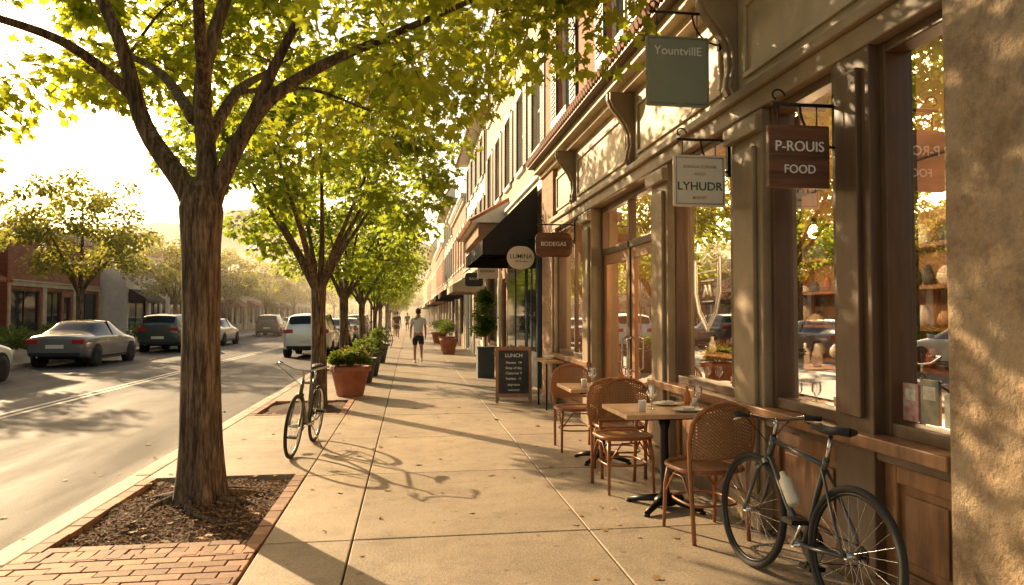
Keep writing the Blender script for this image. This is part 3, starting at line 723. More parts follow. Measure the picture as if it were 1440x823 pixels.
building('white_shop_building',-17.2,-1,71.2,86,5.4,M['cream'],M['white'],floors=0,aw=(M['terra'],[0,2]))
building('brick_shop_building',-17.2,-1,86.2,106,6.4,M['brick_tan'],M['cream'],floors=1,nwin=7,aw=(M['black_canvas'],[1,3]))
building('cream_shop_building',-17.2,-1,106.2,135,6,M['cream'],M['white'],floors=1,nwin=9)
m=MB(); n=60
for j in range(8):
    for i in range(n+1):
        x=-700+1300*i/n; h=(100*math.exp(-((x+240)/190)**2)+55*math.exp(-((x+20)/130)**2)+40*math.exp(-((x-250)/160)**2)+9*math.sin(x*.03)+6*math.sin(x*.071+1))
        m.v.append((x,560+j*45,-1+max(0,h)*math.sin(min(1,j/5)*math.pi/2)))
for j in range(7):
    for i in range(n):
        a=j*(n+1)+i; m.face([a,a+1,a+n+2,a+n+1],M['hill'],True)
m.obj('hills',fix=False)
# ------------------------------------------------------------------ signs
def text(parent,s,size,loc,mat,rot=(R(90),0,0),name='lettering',sx=1):
    c=D.curves.new(name,'FONT'); c.body=s; c.size=size; c.align_x='CENTER'; c.align_y='CENTER'; c.extrude=.002; c.offset=size*.006
    c.materials.append(mat); o=D.objects.new(name,c); o.location=loc; o.rotation_euler=rot; o.scale=(sx,1,1); COL.objects.link(o); o.parent=parent; return o
def bracket(m,x0,x1,z,y):
    mt=M['metal_blk']
    m.tube([(x1,y,z),(x0,y,z)],.011,mt,8); m.box(x1-.012,x1+.012,y-.02,y+.02,z-.28,z+.07,mt)
    pts=[]
    for i in range(9):
        t=i/8*math.pi/2; pts.append((x1-.22*math.sin(t),y,z-.24+.24*(1-math.cos(t))))
    m.tube(pts,.008,mt,6)
    sc=[]
    for i in range(16):
        t=i/15*4.6; r=.05*(1-i/20); sc.append((x0+.03+r*math.cos(t),y,z+.045+r*math.sin(t)))
    m.tube(sc,.006,mt,5)
def sign(x0,x1,z0,z1,y,mat,zb,xw,name='hanging_sign',th=.03,rounded=0,edge=None):
    g=group(name); m=MB()
    n=8; pts=[]; w=(x1-x0);h=(z1-z0); r=rounded
    if r<=0: m.box(x0,x1,y-th/2,y+th/2,z0,z1,mat)
    else:
        r=min(r,w/2-.001,h/2-.001)
        for cx,cz,a0 in ((x1-r,z1-r,0),(x0+r,z1-r,90),(x0+r,z0+r,180),(x1-r,z0+r,270)):
            for i in range(n+1):
                t=R(a0+90*i/n); pts.append((cx+r*math.cos(t),cz+r*math.sin(t)))
        m.extrude_y(pts,y-th/2,y+th/2,mat)
    m.obj('board',g,bevel=.005)
    m=MB(); bracket(m,x0+.03,xw,zb,y)
    for x in (x0+w*.18,x1-w*.18): m.tube([(x,y,zb),(x,y,z1-.01)],.005,M['metal_blk'],5)
    if edge:
        m.tube([(a,y-th/2-.003,b) for a,b in ((x0+.02,z0+.02),(x1-.02,z0+.02),(x1-.02,z1-.02),(x0+.02,z1-.02))],.004,edge,4,closed=True)
    m.obj('bracket',g); return g
g=sign(1.80,2.31,3.12,3.67,5.24,M['sagegreen'],3.86,2.40,rounded=.02,edge=M['fascia']); text(g,'YountvillE',.095,(2.055,5.222,3.55),M['txt_white'])
g=sign(1.96,2.37,2.32,2.71,5.1,M['sign_white'],2.83,2.40,rounded=.015,edge=M['fascia']); text(g,'LYHUDR',.088,(2.165,5.083,2.47),M['txt_green'],sx=1.05)
text(g,'BODEGA CORNER',.032,(2.165,5.083,2.62),M['fascia']); text(g,'- AGLIO -',.03,(2.165,5.083,2.565),M['fascia']); text(g,'MARKET',.03,(2.165,5.083,2.385),M['fascia'])
g=sign(2.0,2.37,2.22,2.58,3.75,M['sign_wood'],2.70,2.42,th=.035,rounded=.01); text(g,'P-ROUIS',.082,(2.185,3.730,2.455),M['txt_white']); text(g,'FOOD',.068,(2.185,3.730,2.325),M['txt_white'])
for z in (2.31,2.40,2.49):
    m=MB(); m.box(2.003,2.367,3.7305,3.7325,z-.0015,z+.0015,M['txt_dark']); m.obj('plank_gap',g)
g=sign(1.83,2.38,2.36,2.72,10.3,M['sign_wood'],2.84,2.42,rounded=.09,edge=None); text(g,'BODEGAS',.085,(2.1,10.283,2.55),M['txt_white'])
g=sign(1.83,2.36,2.38,2.82,13.4,M['sign_white'],2.95,2.45,rounded=.22,edge=None); text(g,'LUMINA',.12,(2.1,13.383,2.62),M['txt_dark']); text(g,'cafe & wine',.05,(2.1,13.383,2.53),M['txt_dark'])
g=sign(1.83,2.4,2.5,2.9,19.3,M['sign_white'],3.0,2.5); text(g,'KENDRIX',.1,(2.1,19.28,2.7),M['txt_dark'])
g=sign(1.8,2.4,2.45,2.9,23.4,M['navy'],3.0,2.5,rounded=.1); text(g,'BANK',.12,(2.1,23.38,2.7),M['txt_white'])
g=group('chalkboard_sign',(1.80,12.3,0),(0,0,R(-8)))
def cbp(q,sg,x0,x1,z0,z1,o0,o1,mat):
    b=len(q.v)
    for o in (o0,o1):
        for x,z in ((x0,z0),(x1,z0),(x1,z1),(x0,z1)): q.v.append((x,sg*(.02+.2*(1-z/.95))+sg*o,z))
    for f in ((0,1,2,3),(4,5,6,7),(0,1,5,4),(1,2,6,5),(2,3,7,6),(3,0,4,7)): q.face([b+i for i in f],mat)
for sg,nm in ((-1,'front_panel'),(1,'back_panel')):
    q=MB()
    cbp(q,sg,-.31,-.26,0,.95,0,.03,M['door_wood']); cbp(q,sg,.26,.31,0,.95,0,.03,M['door_wood']); cbp(q,sg,-.26,.26,.89,.95,0,.03,M['door_wood']); cbp(q,sg,-.26,.26,.1,.16,0,.03,M['door_wood']); cbp(q,sg,-.26,.26,.16,.89,.008,.02,M['chalk'])
    q.obj(nm,g)
tilt=math.atan(.2/.95)
for s,z,sz in (('LUNCH',.8,.09),('Risotto  14',.68,.06),('Soup of day',.59,.06),('Cabernet 9',.50,.06),('Insalata  11',.41,.06),('espresso',.31,.06),('welcome!',.22,.05)):
    text(g,s,sz,(0,-(.02+.2*(1-z/.95))-.023,z),M['txt_white'],rot=(R(90)-tilt,0,0))
# ------------------------------------------------------------------ furniture
def chair(x,y,rz):
    g=group('wicker_chair',(x,y,0),(0,0,rz)); m=MB(); bw=M['bentwood']
    hoop=[(-.2,-.23,0),(-.205,-.215,.25),(-.21,-.2,.46),(-.235,-.235,.66)]
    for i in range(1,10):
        t=math.pi*(1-i/10); hoop.append((.235*math.cos(t),-.245-.055*math.sin(t),.70+.22*math.sin(t)**.75))
    hoop+=[(.235,-.235,.66),(.21,-.2,.46),(.205,-.215,.25),(.2,-.23,0)]
    m.tube(hoop,.0155,bw,8)
    for sx in (-1,1): m.tube([(sx*.2,.21,0),(sx*.195,.19,.3),(sx*.18,.16,.455)],[.012,.016,.017],bw,8)
    ring=[]
    for i in range(28):
        t=2*math.pi*i/28; c,s=math.cos(t),math.sin(t); ring.append((.225*abs(c)**.6*(1 if c>0 else -1),-.0+.22*abs(s)**.6*(1 if s>0 else -1),.46))
    m.tube(ring,.018,bw,8,closed=True)
    m.tube([(p[0]*.82,p[1]*.9,.23) for p in ring],.009,bw,6,closed=True)
    for sx in (-1,1):
        m.tube([(sx*.2,-.2,.26),(sx*.2,-.08,.41),(sx*.2,.05,.41),(sx*.195,.18,.26)],.008,bw,6)
    m.tube([(-.195,.19,.26),(-.08,.2,.42),(.08,.2,.42),(.195,.19,.26)],.008,bw,6)
    m.tube([(-.222,-.22,.56),(0,-.245,.555),(.222,-.22,.56)],.01,bw,6)
    m.obj('bentwood_frame',g)
    m=MB(); nz=12;nx=10
    for j in range(nz+1):
        z=.56+.355*j/nz
        w=.228 if z<.70 else .235*math.sqrt(max(0,1-((z-.70)/.222)**2))**1.0
        for i in range(nx+1):
            u=-1+2*i/nx; x=u*w; m.v.append((x,-.232-.06*(1-(x/.235)**2)-.03*(z-.56)*(1),z))
    for j in range(nz):
        for i in range(nx):
            a=j*(nx+1)+i; m.face([a,a+1,a+nx+2,a+nx+1],M['cane'],True)
    m.obj('woven_back',g,fix=False)
    m=MB(); m.v=[(0,0,.455)]+[(p[0],p[1],.462) for p in ring]
    for i in range(28): m.face([0,1+i,1+(i+1)%28],M['cane'],True)
    m.obj('woven_seat',g,fix=False)
    m=MB(); m.v=[(0,0,.447)]+[(p[0]*.97,p[1]*.97,.452) for p in ring]
    for i in range(28): m.face([0,1+i,1+(i+1)%28],M['bentwood'],True)
    m.obj('seat_base',g,fix=False)
def wineglass(g,x,y,z,s=1):
    m=MB(); m.lathe([(.034*s,0),(.005,.006),(.004,.075*s),(.02*s,.09*s),(.038*s,.12*s),(.037*s,.16*s),(.031*s,.19*s)],(x,y,z),M['ware'],14,caps=False); m.obj('wine_glass',g)
M['sauce']=pmat('hot_sauce',(.5,.17,.03),.2)
def table(x,y):
    g=group('cafe_table',(x,y,0)); m=MB(); m.box(-.41,.39,-.34,.34,.735,.77,M['tabletop']); m.obj('tabletop',g,bevel=.006)
    m=MB(); bk=M['metal_blk']; m.box(-.3,.3,-.25,.25,.715,.734,bk); m.lathe([(.045,.08),(.035,.15),(.032,.6),(.06,.715)],(0,0,0),bk,14)
    m.lathe([(.09,.03),(.08,.07),(.045,.1)],(0,0,0),bk,14)
    for i in range(4):
        a=math.pi/4+i*math.pi/2; c,s=math.cos(a),math.sin(a); m.tube([(c*.03,s*.03,.075),(c*.2,s*.2,.045),(c*.31,s*.31,.022)],[.03,.025,.02],bk,8); m.lathe([(.025,0),(.025,.02)],(c*.31,s*.31,0),bk,8)
    m.obj('pedestal',g,bevel=0)
    z=.771; m=MB()
    for px,py in ((.12,-.18),(.1,.2)):
        m.lathe([(.06,0),(.085,.004),(.115,.014),(.118,.016),(.085,.009),(.0,.007)],(px,py,z),M['ceramic'],20)
        m.box(px-.04,px+.05,py-.03,py+.03,z+.014,z+.03,M['sign_white'])
    m.obj('plates',g)
    wineglass(g,-.12,-.05,z); wineglass(g,-.06,.12,z,.9); wineglass(g,.28,.0,z,.9)
    m=MB(); m.lathe([(.026,0),(.03,.07),(.03,.085)],(-.23,-.16,z),M['ceramic'],14); m.lathe([(.02,0),(.026,.01),(.026,.09),(.012,.12),(.012,.15)],(.27,.2,z),M['sauce'],12); m.lathe([(.02,0),(.02,.06)],(.3,.12,z),M['ceramic'],10)
    for a in (-.3,-.28): m.box(-.02,.16,a,a+.008,z,z+.003,M['chrome'])
    m.obj('condiments_and_cutlery',g)
table(1.98,5.38); table(1.98,7.2)
chair(2.02,4.72,R(6)); chair(1.84,6.03,R(184)); chair(1.98,6.6,R(-6)); chair(1.86,7.86,R(178))
g=group('wall_counter',(0,0,0)); m=MB(); m.box(2.1,2.42,11.0,11.9,.74,.78,M['tabletop']); m.tube([(2.15,11.1,0),(2.15,11.1,.74)],.015,M['metal_blk']); m.tube([(2.15,11.8,0),(2.15,11.8,.74)],.015,M['metal_blk']); m.lathe([(.05,0),(.09,.06),(.08,.07)],(2.25,11.4,.782),M['ceramic']); m.obj('ledge',g)
# ------------------------------------------------------------------ bicycles
def bicycle(loc,rz,lean,paint,WB=1.0,Rw=.335,bars='flat',bottle=False):
    g=group('bicycle',loc,(0,0,0))
    g.matrix_world=Matrix.Translation(loc)@Matrix.Rotation(rz,4,'Z')@Matrix.Rotation(lean,4,'Y')
    k=WB/1.0; m=MB(); bk=M['metal_blk']; ch=M['chrome']
    def wheel(cy,nm):
        w=MB(); n=48; c=[(0,cy+math.cos(2*math.pi*i/n)*(Rw-.018),Rw+math.sin(2*math.pi*i/n)*(Rw-.018)) for i in range(n)]
        w.tube(c,.019,M['rubber'],8,closed=True)
        c=[(0,cy+math.cos(2*math.pi*i/n)*(Rw-.041),Rw+math.sin(2*math.pi*i/n)*(Rw-.041)) for i in range(n)]
        w.tube(c,.010,M['metal_blk'] if bottle else ch,6,closed=True)
        w.tube([(-.05,cy,Rw),(.05,cy,Rw)],.016,ch,10)
        for i in range(28):
            a=2*math.pi*i/28; sx=.03 if i%2 else -.03; a2=a+(.35 if (i//2)%2 else -.35)
            w.tube([(sx,cy+math.cos(a2)*.018,Rw+math.sin(a2)*.018),(0,cy+math.cos(a)*(Rw-.05),Rw+math.sin(a)*(Rw-.05))],.0012,ch,3,caps=False)
        return w.obj(nm,g)
    wheel(0,'rear_wheel'); wheel(WB,'front_wheel')
    bb=(0,.43*k,.275); sc=(0,.285*k,.72); ht=(0,.80*k,.80); hb=(0,.845*k,.66)
    pt=paint
    m.tube([bb,sc,(0,.27*k,.76)],.016,pt,10); m.tube([sc,(0,.805*k,.775)],.014,pt,10); m.tube([bb,(0,.84*k,.68)],.018,pt,10); m.tube([ht,hb],.02,pt,10)
    for s in (-1,1):
        m.tube([(s*.02,.42*k,.28),(s*.05,.25*k,.3),(s*.06,0,Rw)],.010,pt,8); m.tube([(s*.015,.285*k,.70),(s*.05,.1*k,.46),(s*.06,0,Rw)],.008,pt,8)
        m.tube([(s*.02,.85*k,.65),(s*.045,.88*k,.6),(s*.052,.94*k,.45),(s*.052,WB,Rw)],.011,pt,8)
    m.tube([(-.035,.847*k,.65),(.035,.847*k,.65)],.016,pt,8)
    m.obj('frame',g)
    m=MB(); m.tube([(0,.27*k,.74),(0,.245*k,.88)],.012,ch,8)
    sd=[(-.135,.0),(-.12,.06),(-.06,.068),(0,.05),(.06,.026),(.12,.018),(.15,.010)]
    b=len(m.v); n=12
    for yy,w_ in sd:
        for j in range(n):
            t=2*math.pi*j/n; m.v.append((max(w_,.004)*math.cos(t),.24*k+yy*1.0,.905+(.022 if yy<.1 else .014)*math.sin(t)+(.012 if yy<-.05 else 0)))
    for i in range(len(sd)-1):
        for j in range(n): m.face([b+i*n+j,b+i*n+(j+1)%n,b+(i+1)*n+(j+1)%n,b+(i+1)*n+j],M['rubber'],True)
    m.obj('saddle',g)
    m=MB(); m.tube([ht,(0,.785*k,.87),(0,.82*k,.895)],.013,ch,8)
    if bars=='flat': hp=[(-.28,.76*k,.92),(-.18,.79*k,.915),(-.06,.82*k,.895),(.06,.82*k,.895),(.18,.79*k,.915),(.28,.76*k,.92)]
    else: hp=[(-.29,.62*k,.95),(-.3,.72*k,.96),(-.24,.85*k,.97),(-.08,.86*k,.91),(.08,.86*k,.91),(.24,.85*k,.97),(.3,.72*k,.96),(.29,.62*k,.95)]
    m.tube(hp,.011,ch,8)
    for e,f in ((hp[0],hp[1]),(hp[-1],hp[-2])):
        e=Vector(e);f=Vector(f); m.tube([e,e.lerp(f,.95)],.017,M['rubber'],8); q=e.lerp(f,1.1); m.tube([q+Vector((0,.02,-.01)),e.lerp(f,.3)+Vector((0,.06,-.04))],.005,ch,6)
        m.tube([q,q+Vector((0,.08,.0)),Vector((0,.86*k,.75))],.003,bk,5)
    m.obj('handlebar',g)
    m=MB(); m.lathe([(.095,.03),(.095,.035),(.02,.035)],(.02,bb[1],bb[2]),bk,24,axis='x'); m.lathe([(.045,.02),(.045,.03)],(.02,0,Rw),bk,16,axis='x')
    m.tube([(-.07,bb[1],bb[2]),(.07,bb[1],bb[2])],.014,ch,8)
    for s,a in ((1,R(-60)),(-1,R(120))):
        e=(s*.075,bb[1]+.17*math.cos(a),bb[2]+.17*math.sin(a)); m.tube([(s*.07,bb[1],bb[2]),e],.009,ch,6); m.box(min(e[0],e[0]+s*.1),max(e[0],e[0]+s*.1),e[1]-.045,e[1]+.045,e[2]-.012,e[2]+.012,bk)
    m.tube([(.052,bb[1],bb[2]+.093),(.052,0,Rw+.044)],.004,bk,4); m.tube([(.052,bb[1],bb[2]-.093),(.052,0,Rw-.044)],.004,bk,4)
    m.obj('drivetrain',g)
    if bars!='flat':
        m=MB(); m.tube([(-.04,.4*k,.27),(-.17,.33*k,.01)],.008,ch,6); m.obj('kickstand',g)
    if bottle:
        m=MB(); a=Vector(bb).lerp(Vector((0,.84*k,.68)),.35)+Vector((0,-.03,.045)); d=(Vector((0,.84*k,.68))-Vector(bb)).normalized()
        m.tube([a,a+d*.02,a+d*.15,a+d*.17,a+d*.2],[.03,.036,.036,.018,.015],M['sign_white'],12); m.obj('water_bottle',g)
    return g
bicycle((-1.12,8.75,0),R(180-6),R(-5),pmat('bike_olive_paint',(.05,.06,.04),.3,coat=.4),bars='swept')
dx,dy=2.02-2.10,4.08-3.2
bicycle((2.10,3.2,0),math.atan2(-dx,dy),R(5),pmat('bike_charcoal_paint',(.07,.072,.075),.28,.4,coat=.6),WB=.88,bars='flat',bottle=True)
bicycle((-.9,33,0),R(20),R(4),pmat('bike_grey_paint',(.06,.065,.07),.3,coat=.5))
# ------------------------------------------------------------------ planters
def pot(name,x,y,r,h,mat,plant_r,plant_h,seed,leaf='bush',n=1400,size=.06,flowers=False):
    g=group(name,(x,y,0)); m=MB()
    m.lathe([(r*.62,0),(r*.68,.02),(r*.95,h*.82),(r*1.08,h*.84),(r*1.08,h),(r*.95,h),(r*.93,h*.9),(0,h*.88)],(0,0,0),mat,28); m.obj('pot',g)
    bush(g,'foliage',(0,0,h+plant_h*.3),(plant_r,plant_r,plant_h*.7),n,size,M[leaf],seed)
    if flowers: bush(g,'flowers',(0,0,h+plant_h*.45),(plant_r,plant_r,plant_h*.6),n//6,size*.7,M['flower'],seed+1)
    return g
pot('terracotta_planter',-1.09,13.6,.36,.55,M['terra'],.42,.36,1,n=3000,flowers=True)
pot('planter',-1.05,16.2,.33,.55,M['slate_pot'],.38,.35,2); pot('planter',-1.0,18.0,.33,.6,M['slate_pot'],.4,.4,3); pot('planter',-1.0,23,.35,.6,M['slate_pot'],.45,.5,4)
pot('planter',1.5,27.5,.33,.6,M['terra'],.42,.8,6,flowers=True); pot('planter',1.55,30,.33,.6,M['terra'],.42,.9,7,flowers=True); pot('planter',1.55,38,.4,.6,M['terra'],.5,.9,8)
g=group('potted_climber',(1.82,17.2,0)); m=MB(); m.box(-.2,.2,-.2,.2,0,.7,M['slate_pot']); m.box(-.22,.22,-.22,.22,.7,.74,M['slate_pot']); m.tube([(0,0,.74),(0,0,2.2)],.02,M['bark']); m.obj('planter_box',g,bevel=.01)
bush(g,'foliage',(0,0,1.5),(.3,.3,.8),3600,.07,M['bush'],9,droop=1,ncl=26)
pot('planter',2.15,15.8,.18,.4,M['terra'],.2,.5,11,n=700)
for i,(x,y) in enumerate([(-13.2,20.5),(-12.9,23),(-13.4,26),(-13,29.5),(-13,38),(-13,44),(-12.9,50),(-13.2,17),(-14,31),(-14.6,27.5),(-15,24)]):
    g=group('shrub',(x,y,0)); m=MB(); m.tube([(0,0,-.02),(0,0,.4)],.03,M['bark']); m.obj('stem',g); bush(g,'foliage',(0,0,.5),(1.0,1.1,.75),1700,.11,M['bush'],20+i,ncl=20)
g=group('traffic_sign',(-1.95,21.5,0)); m=MB(); m.tube([(0,0,0),(0,0,3.7)],.035,M['chrome'],10); m.obj('pole',g); m=MB(); m.box(-.28,.28,-.045,-.035,3.05,3.65,pmat('sign_back',(.4,.38,.34),.5)); m.obj('panel',g,bevel=.002)
for y in (40,64,90):
    g=group('street_lamp',(-2.1,y,0)); m=MB(); m.lathe([(.12,0),(.1,.3),(.05,.5),(.045,3.6),(.1,3.65)],(0,0,0),M['metal_blk'],12); m.lathe([(.1,3.65),(.17,3.75),(.2,4.1),(.05,4.3),(.02,4.4)],(0,0,0),M['ceramic'],12); m.obj('post_and_lantern',g)
# ------------------------------------------------------------------ cars
redm=pmat('tail_lamp',(.45,.02,.012),.2)
def car(x,y,col,rz=0,suv=False,s=1.0):
    paint=pmat('car_paint',col,.28,.25,var=.02,coat=1.0); g=group('parked_car',(x,y,-.142),(0,0,rz),(s,s,s)); dg=M['carglass']; m=MB()
    T=.22 if suv else 0
    st=[(0,.78,.42,.84,.66,.93),(.05,.85,.33,.90,.72,1.0),(.35,.90,.25,.94,.76,1.06),(.75,.92,.22,.96,.72,1.09),(1.35,.92,.2,.97,.60,1.43),(1.9,.93,.2,.97,.62,1.49),(2.35,.93,.2,.96,.62,1.49),(2.75,.92,.2,.95,.60,1.45),(3.5,.91,.2,.93,.70,1.05),(3.9,.90,.22,.89,.67,.98),(4.3,.86,.25,.81,.62,.89),(4.5,.78,.32,.70,.58,.77),(4.56,.64,.38,.62,.5,.68)]
    if suv: st=[(0,.78,.45,.85,.66,.98),(.05,.87,.38,1.0,.68,1.3),(.25,.91,.3,1.03,.66,1.62),(.7,.93,.26,1.04,.65,1.7),(1.42,.93,.26,1.04,.66,1.72),(1.95,.93,.26,1.04,.66,1.72),(2.35,.93,.26,1.03,.65,1.71),(2.75,.92,.26,1.03,.62,1.66),(3.45,.91,.26,1.0,.70,1.15),(3.9,.90,.28,.96,.68,1.08),(4.3,.87,.3,.9,.64,1.0),(4.5,.8,.36,.8,.58,.86),(4.56,.66,.42,.66,.5,.7)]
    for yy,hw,zl,zb,rw,zt in st:
        half=[(hw*.82,zl),(hw*.97,zl+.05),(hw,(zl+zb)/2),(hw*.99,zb-.06),(hw*.95,zb),(rw,zt-.04),(rw*.55,zt),]
        m.v+=[(a,yy,b) for a,b in half]+[(0,yy,zt+.008)]+[(-a,yy,b) for a,b in half[::-1]]
    n=15
    for i in range(len(st)-1):
        for j in range(n-1):
            mt=paint
            if j in (4,9) and (4<=i<=6 or (suv and 2<=i<=6)): mt=dg
            if j in (4,9) and i in (3,7) and not suv: mt=dg
            if j in (4,9) and suv and i==7: mt=dg
            if j in (5,6,7,8) and ((i==3 and not suv) or i==7 or (suv and i==1)): mt=dg
            m.face([i*n+j,i*n+j+1,(i+1)*n+j+1,(i+1)*n+j],mt,True)
        m.face([i*n+n-1,i*n,(i+1)*n,(i+1)*n+n-1],M['rubber'])
    m.face(list(range(n)),paint); m.face(list(range((len(st)-1)*n,len(st)*n)),paint)
    o=m.obj('body',g,sub=2)
    me=o.data; bm=bmesh.new(); bm.from_mesh(me); cl=bm.edges.layers.float.get('crease_edge') or bm.edges.layers.float.new('crease_edge')
    for e in bm.edges:
        if len(e.link_faces)==2 and e.link_faces[0].material_index!=e.link_faces[1].material_index: e[cl]=.8
        elif len(e.link_faces)==2 and e.calc_face_angle(0)>R(55): e[cl]=.5
    bm.to_mesh(me); bm.free()
    m=MB(); Rr=.34 if suv else .325
    for yy in (.84,3.66):
        for sx in (-1,1):
            P=[(r,sx*h) for r,h in [(Rr*.55,0),(Rr*.97,0),(Rr,.03),(Rr,.17),(Rr*.97,.2),(Rr*.66,.205)]]
            m.lathe(P,(sx*.735,yy,Rr),M['rubber'],24,axis='x')
            m.lathe([(Rr*.66,sx*.195),(Rr*.62,sx*.18),(.06,sx*.19),(.05,sx*.2),(0.001,sx*.2)],(sx*.735,yy,Rr),M['chrome'],24,axis='x',caps=False)
            for q in range(10):
                a=2*math.pi*q/10; c_,s_=math.cos(a),math.sin(a); m.tube([(sx*.935,yy+c_*.1,Rr+s_*.1),(sx*.935,yy+c_*Rr*.6,Rr+s_*Rr*.6)],.012,M['rubber'],4)
            m.lathe([(Rr+.055,0),(Rr+.055,sx*.215)],(sx*.70,yy,Rr+.02),M['rubber'],24,axis='x')
    m.obj('wheels',g,fix=False)
    m=MB(); zt_=.84 if not suv else 1.05
    for sx in (-1,1):
        m.box(sx*.50,sx*.835,-.012,.16,zt_-.09,zt_+.05,redm); m.box(sx*.5,sx*.78,4.36,4.5,.62 if not suv else .74,.74 if not suv else .88,M['ceramic'])
        m.box(sx*.93,sx*1.08,3.1,3.22,.97+T*.5,1.09+T*.5,paint)
    m.box(-.26,.26,-.02,.06,.60,.72,M['sign_white']); m.box(-.72,.72,-.025,.1,.36,.47,M['rubber']); m.box(-.5,.5,4.5,4.575,.46,.58,M['rubber'])
    m.tube([(-.5,-.03,.33),(-.5,.12,.33)],.03,M['chrome'],8)
    for sx in (-1,1):
        for yy in (1.5,2.3): m.box(sx*.91,sx*.94,yy,yy+.16,.84+T*.4,.865+T*.4,M['chrome'])
        m.box(sx*.905,sx*.935,1.2,3.3,.30,.34,M['rubber'])
        m.tube([(sx*.88,2.1,.97+T*.3),(sx*(.635 if not suv else .67),2.13,1.455+T)],.022,M['metal_blk'],5)
    m.obj('lamps_and_trim',g,bevel=.008)
    return g
car(-10.9,23.9,(.17,.165,.16)); car(-10.9,15.6,(.6,.6,.58)); car(-10.9,33,(.06,.07,.06),suv=True); car(-10.8,39.5,(.5,.5,.48)); car(-10.9,9.5,(.08,.09,.1))
car(-10.9,57,(.08,.08,.09),suv=True); car(-10.9,64,(.12,.12,.13)); car(-10.9,71,(.5,.5,.5)); car(-10.9,79,(.2,.03,.02)); car(-10.9,88,(.1,.1,.1))
car(-3.9,28.0,(.62,.62,.60),suv=True); car(-3.9,36,(.1,.1,.11)); car(-3.9,44,(.5,.5,.5)); car(-3.9,54,(.15,.15,.16),suv=True)
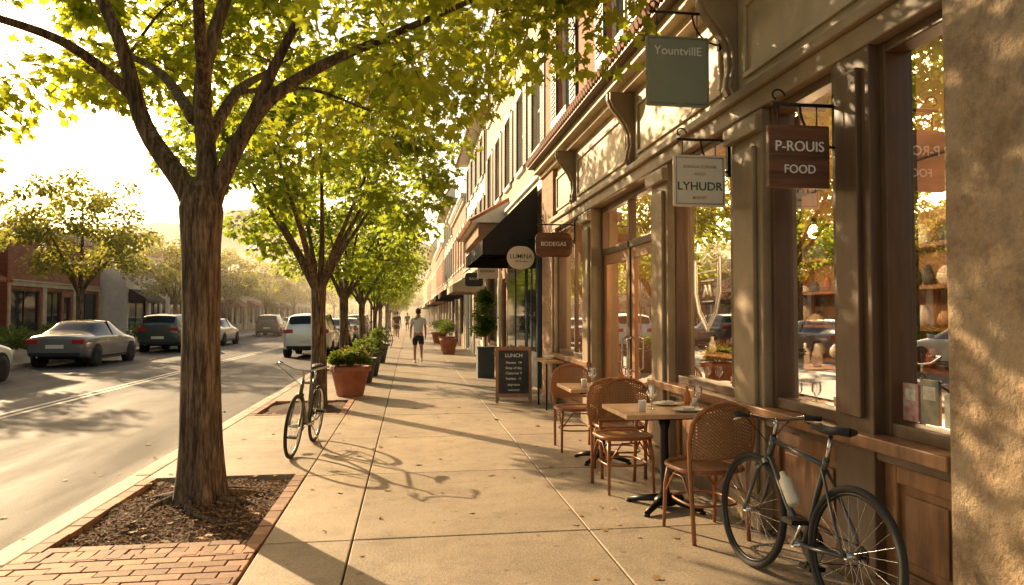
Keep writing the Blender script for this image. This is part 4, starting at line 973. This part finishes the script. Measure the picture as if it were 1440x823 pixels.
# ------------------------------------------------------------------ people
def skin(name,parent,V,E,Rd,mat,sub=2):
    me=D.meshes.new(name); me.from_pydata(V,E,[]); me.materials.append(mat); o=add(name,me,parent)
    mo=o.modifiers.new('skin','SKIN'); mo.use_smooth_shade=True
    for i,r in enumerate(Rd):
        sv=me.skin_vertices[0].data[i]; sv.radius=(r,r) if not hasattr(r,'__len__') else r; sv.use_root=(i==0)
    s=o.modifiers.new('sub','SUBSURF'); s.levels=sub; s.render_levels=sub; return o
skinm=pmat('skin',(.42,.22,.14),.55,var=.05); hairm=pmat('hair',(.05,.03,.02),.7); lipm=pmat('lips',(.35,.12,.1),.5)
def man(x,y,shirt,shorts,rz=0,s=1.0,name='walking_man'):
    g=group(name,(x,y,0),(0,0,rz),(s,s,s))
    V=[(0,0,.93),(0,.0,1.08),(0,.0,1.26),(0,-.01,1.41),(0,.01,1.49),(0,.02,1.56),(0,.02,1.64),(0,.015,1.69)]
    E=[(0,1),(1,2),(2,3),(3,4),(4,5),(5,6),(6,7)]; Rd=[.11,.11,.12,.075,.052,(.07,.08),(.078,.088),(.05,.055)]
    for sx in (-1,1):
        sw=sx*.16; b=len(V)
        V+=[(sx*.17,0,1.37),(sx*.225,-sw*.35,1.12),(sx*.235,sw*.6+.05,.90),(sx*.235,sw*.75+.06,.84)]; E+=[(3,b),(b,b+1),(b+1,b+2),(b+2,b+3)]; Rd+=[.055,.042,.027,(.02,.034)]
        for f,(fy,L) in enumerate(((-.03,.07),(-.01,.082),(.01,.086),(.028,.075))):
            c=len(V); V+=[(sx*.235,V[b+3][1]+fy,.80),(sx*.228,V[b+3][1]+fy*1.1,.80-L*.5),(sx*.215,V[b+3][1]+fy,.80-L)]; E+=[(b+3,c),(c,c+1),(c+1,c+2)]; Rd+=[.010,.009,.007]
        c=len(V); V+=[(sx*.222,V[b+3][1]+.045,.82),(sx*.21,V[b+3][1]+.06,.785)]; E+=[(b+3,c),(c,c+1)]; Rd+=[.011,.009]
        b=len(V); st=-sx
        V+=[(sx*.09,0,.86),(sx*.10,st*.14+.03,.49),(sx*.10,st*.24-(.06 if st<0 else 0),.10 if st>0 else .14),(sx*.10,st*.24+(.04 if st>0 else -.06),.05 if st>0 else .10)]; E+=[(0,b),(b,b+1),(b+1,b+2),(b+2,b+3)]; Rd+=[.085,.055,.036,.035]
    skin('body',g,V,E,Rd,skinm)
    V=[(0,0,.90),(0,0,1.06),(0,0,1.25),(0,-.01,1.38),(0,0,1.44)];E=[(0,1),(1,2),(2,3),(3,4)];Rd=[(.165,.13),(.155,.125),(.17,.135),(.13,.1),(.07,.065)]
    for sx in (-1,1):
        b=len(V); V+=[(sx*.175,0,1.37),(sx*.215,-sx*.03,1.20)];E+=[(3,b),(b,b+1)];Rd+=[.075,.066]
    skin('t_shirt',g,V,E,Rd,shirt)
    V=[(0,0,.93),(0,0,.86)];E=[(0,1)];Rd=[(.15,.125),(.13,.12)]
    for sx in (-1,1):
        st=-sx;b=len(V); V+=[(sx*.09,.02*st,.80),(sx*.10,st*.10+.03,.56)];E+=[(1,b),(b,b+1)];Rd+=[.105,.088]
    skin('shorts',g,V,E,Rd,shorts)
    m=MB()
    for sx in (-1,1):
        st=-sx; y0=st*.24+(.0 if st>0 else -.08); z=.0 if st>0 else .03; t=0 if st>0 else .10
        b=len(m.v)
        for q,(yy,w,h) in enumerate(((-.09,.03,.06),(-.05,.042,.09),(.03,.045,.08),(.11,.048,.055),(.17,.03,.03))):
            zz=z+t*(1-(yy+.09)/.26)
            m.v+=[(sx*.10-w,y0+yy,zz),(sx*.10+w,y0+yy,zz),(sx*.10+w*.8,y0+yy,zz+h),(sx*.10-w*.8,y0+yy,zz+h)]
        for q in range(4):
            for j in range(4): m.face([b+q*4+j,b+q*4+(j+1)%4,b+q*4+4+(j+1)%4,b+q*4+4+j],M['sign_white'],True)
        m.face([b,b+1,b+2,b+3],M['sign_white']); m.face([b+16,b+17,b+18,b+19],M['sign_white'])
    m.obj('shoes',g,sub=1)
    m=MB(); n=14
    prof=[(0.001,.10),(.05,.088),(.08,.05),(.09,.0),(.086,-.045),(.06,-.075)]
    m.lathe(prof,(0,0,0),hairm,n,caps=False); h=m.obj('hair',g); h.location=(0,-.002,1.645); h.scale=(.93,1.05,1.0); h.rotation_euler=(R(14),0,0)
    m=MB()
    for sx in (-1,1): m.lathe([(.001,-.008),(.018,-.006),(.02,.004),(.012,.008)],(sx*.082,.02,1.60),skinm,8,axis='x'); m.lathe([(.001,.012),(.012,.006),(.013,0)],(sx*.032,.094,1.615),M['txt_dark'],8,axis='y')
    m.lathe([(.002,.03),(.012,.015),(.016,0)],(0,.1,1.585),skinm,8,axis='y'); m.tube([(-.025,.098,1.55),(0,.104,1.548),(.025,.098,1.55)],.005,lipm,6)
    m.obj('face_features',g)
man(.27,22.5,pmat('light_grey_shirt',(.62,.66,.72),.8,var=.1),pmat('navy_shorts',(.02,.025,.04),.8),s=.99)
dk=pmat('dark_shirt',(.04,.04,.045),.8)
man(-.8,47,dk,dk,rz=R(175),name='pedestrian'); man(-.2,66,dk,dk,rz=0,name='pedestrian'); man(-1.0,52,pmat('rust_shirt',(.25,.08,.05),.8),dk,rz=0,name='pedestrian')
# ------------------------------------------------------------------ haze volume (real air)
mt,nt,out=newmat('morning_haze'); vs=N(nt,'ShaderNodeVolumeScatter'); vs.inputs['Density'].default_value=.0030; vs.inputs['Anisotropy'].default_value=.6; vs.inputs['Color'].default_value=(1,.88,.70,1)
nt.links.new(vs.outputs[0],out.inputs['Volume'])
m=MB(); m.box(-110,30,36,260,-.3,14,mt); m.obj('morning_haze')
# ------------------------------------------------------------------ light
AZ,EL=-35,21
w=D.worlds.new('World'); S.world=w; w.use_nodes=True; nt=w.node_tree; nt.nodes.clear()
o=N(nt,'ShaderNodeOutputWorld'); bg=N(nt,'ShaderNodeBackground'); sk=N(nt,'ShaderNodeTexSky'); sk.sky_type='NISHITA'; sk.sun_disc=False
sk.sun_elevation=R(EL); sk.sun_rotation=R(AZ); sk.dust_density=2; sk.air_density=1.0; sk.ozone_density=.5
nt.links.new(mixc(nt,1.0,sk.outputs[0],(1.0,.81,.575),'MULTIPLY'),bg.inputs[0]); bg.inputs[1].default_value=.30; nt.links.new(bg.outputs[0],o.inputs[0])
L=D.lights.new('sun','SUN'); L.energy=10.5; L.angle=R(.55); L.color=(1,.72,.41); so=D.objects.new('sun',L); COL.objects.link(so)
d=Vector((math.sin(R(AZ))*math.cos(R(EL)),math.cos(R(AZ))*math.cos(R(EL)),math.sin(R(EL)))); so.rotation_euler=d.to_track_quat('Z','Y').to_euler(); so.location=(-20,30,20)
c=D.cameras.new('camera'); c.lens=25; c.sensor_width=36; c.clip_end=4000; c.clip_start=.05; co=D.objects.new('camera',c); COL.objects.link(co)
co.location=(0,0,1.5); co.rotation_euler=(R(90+1.83),0,R(-8.19)); S.camera=co
S.view_settings.view_transform='Standard'; S.view_settings.look='None'; S.view_settings.exposure=0
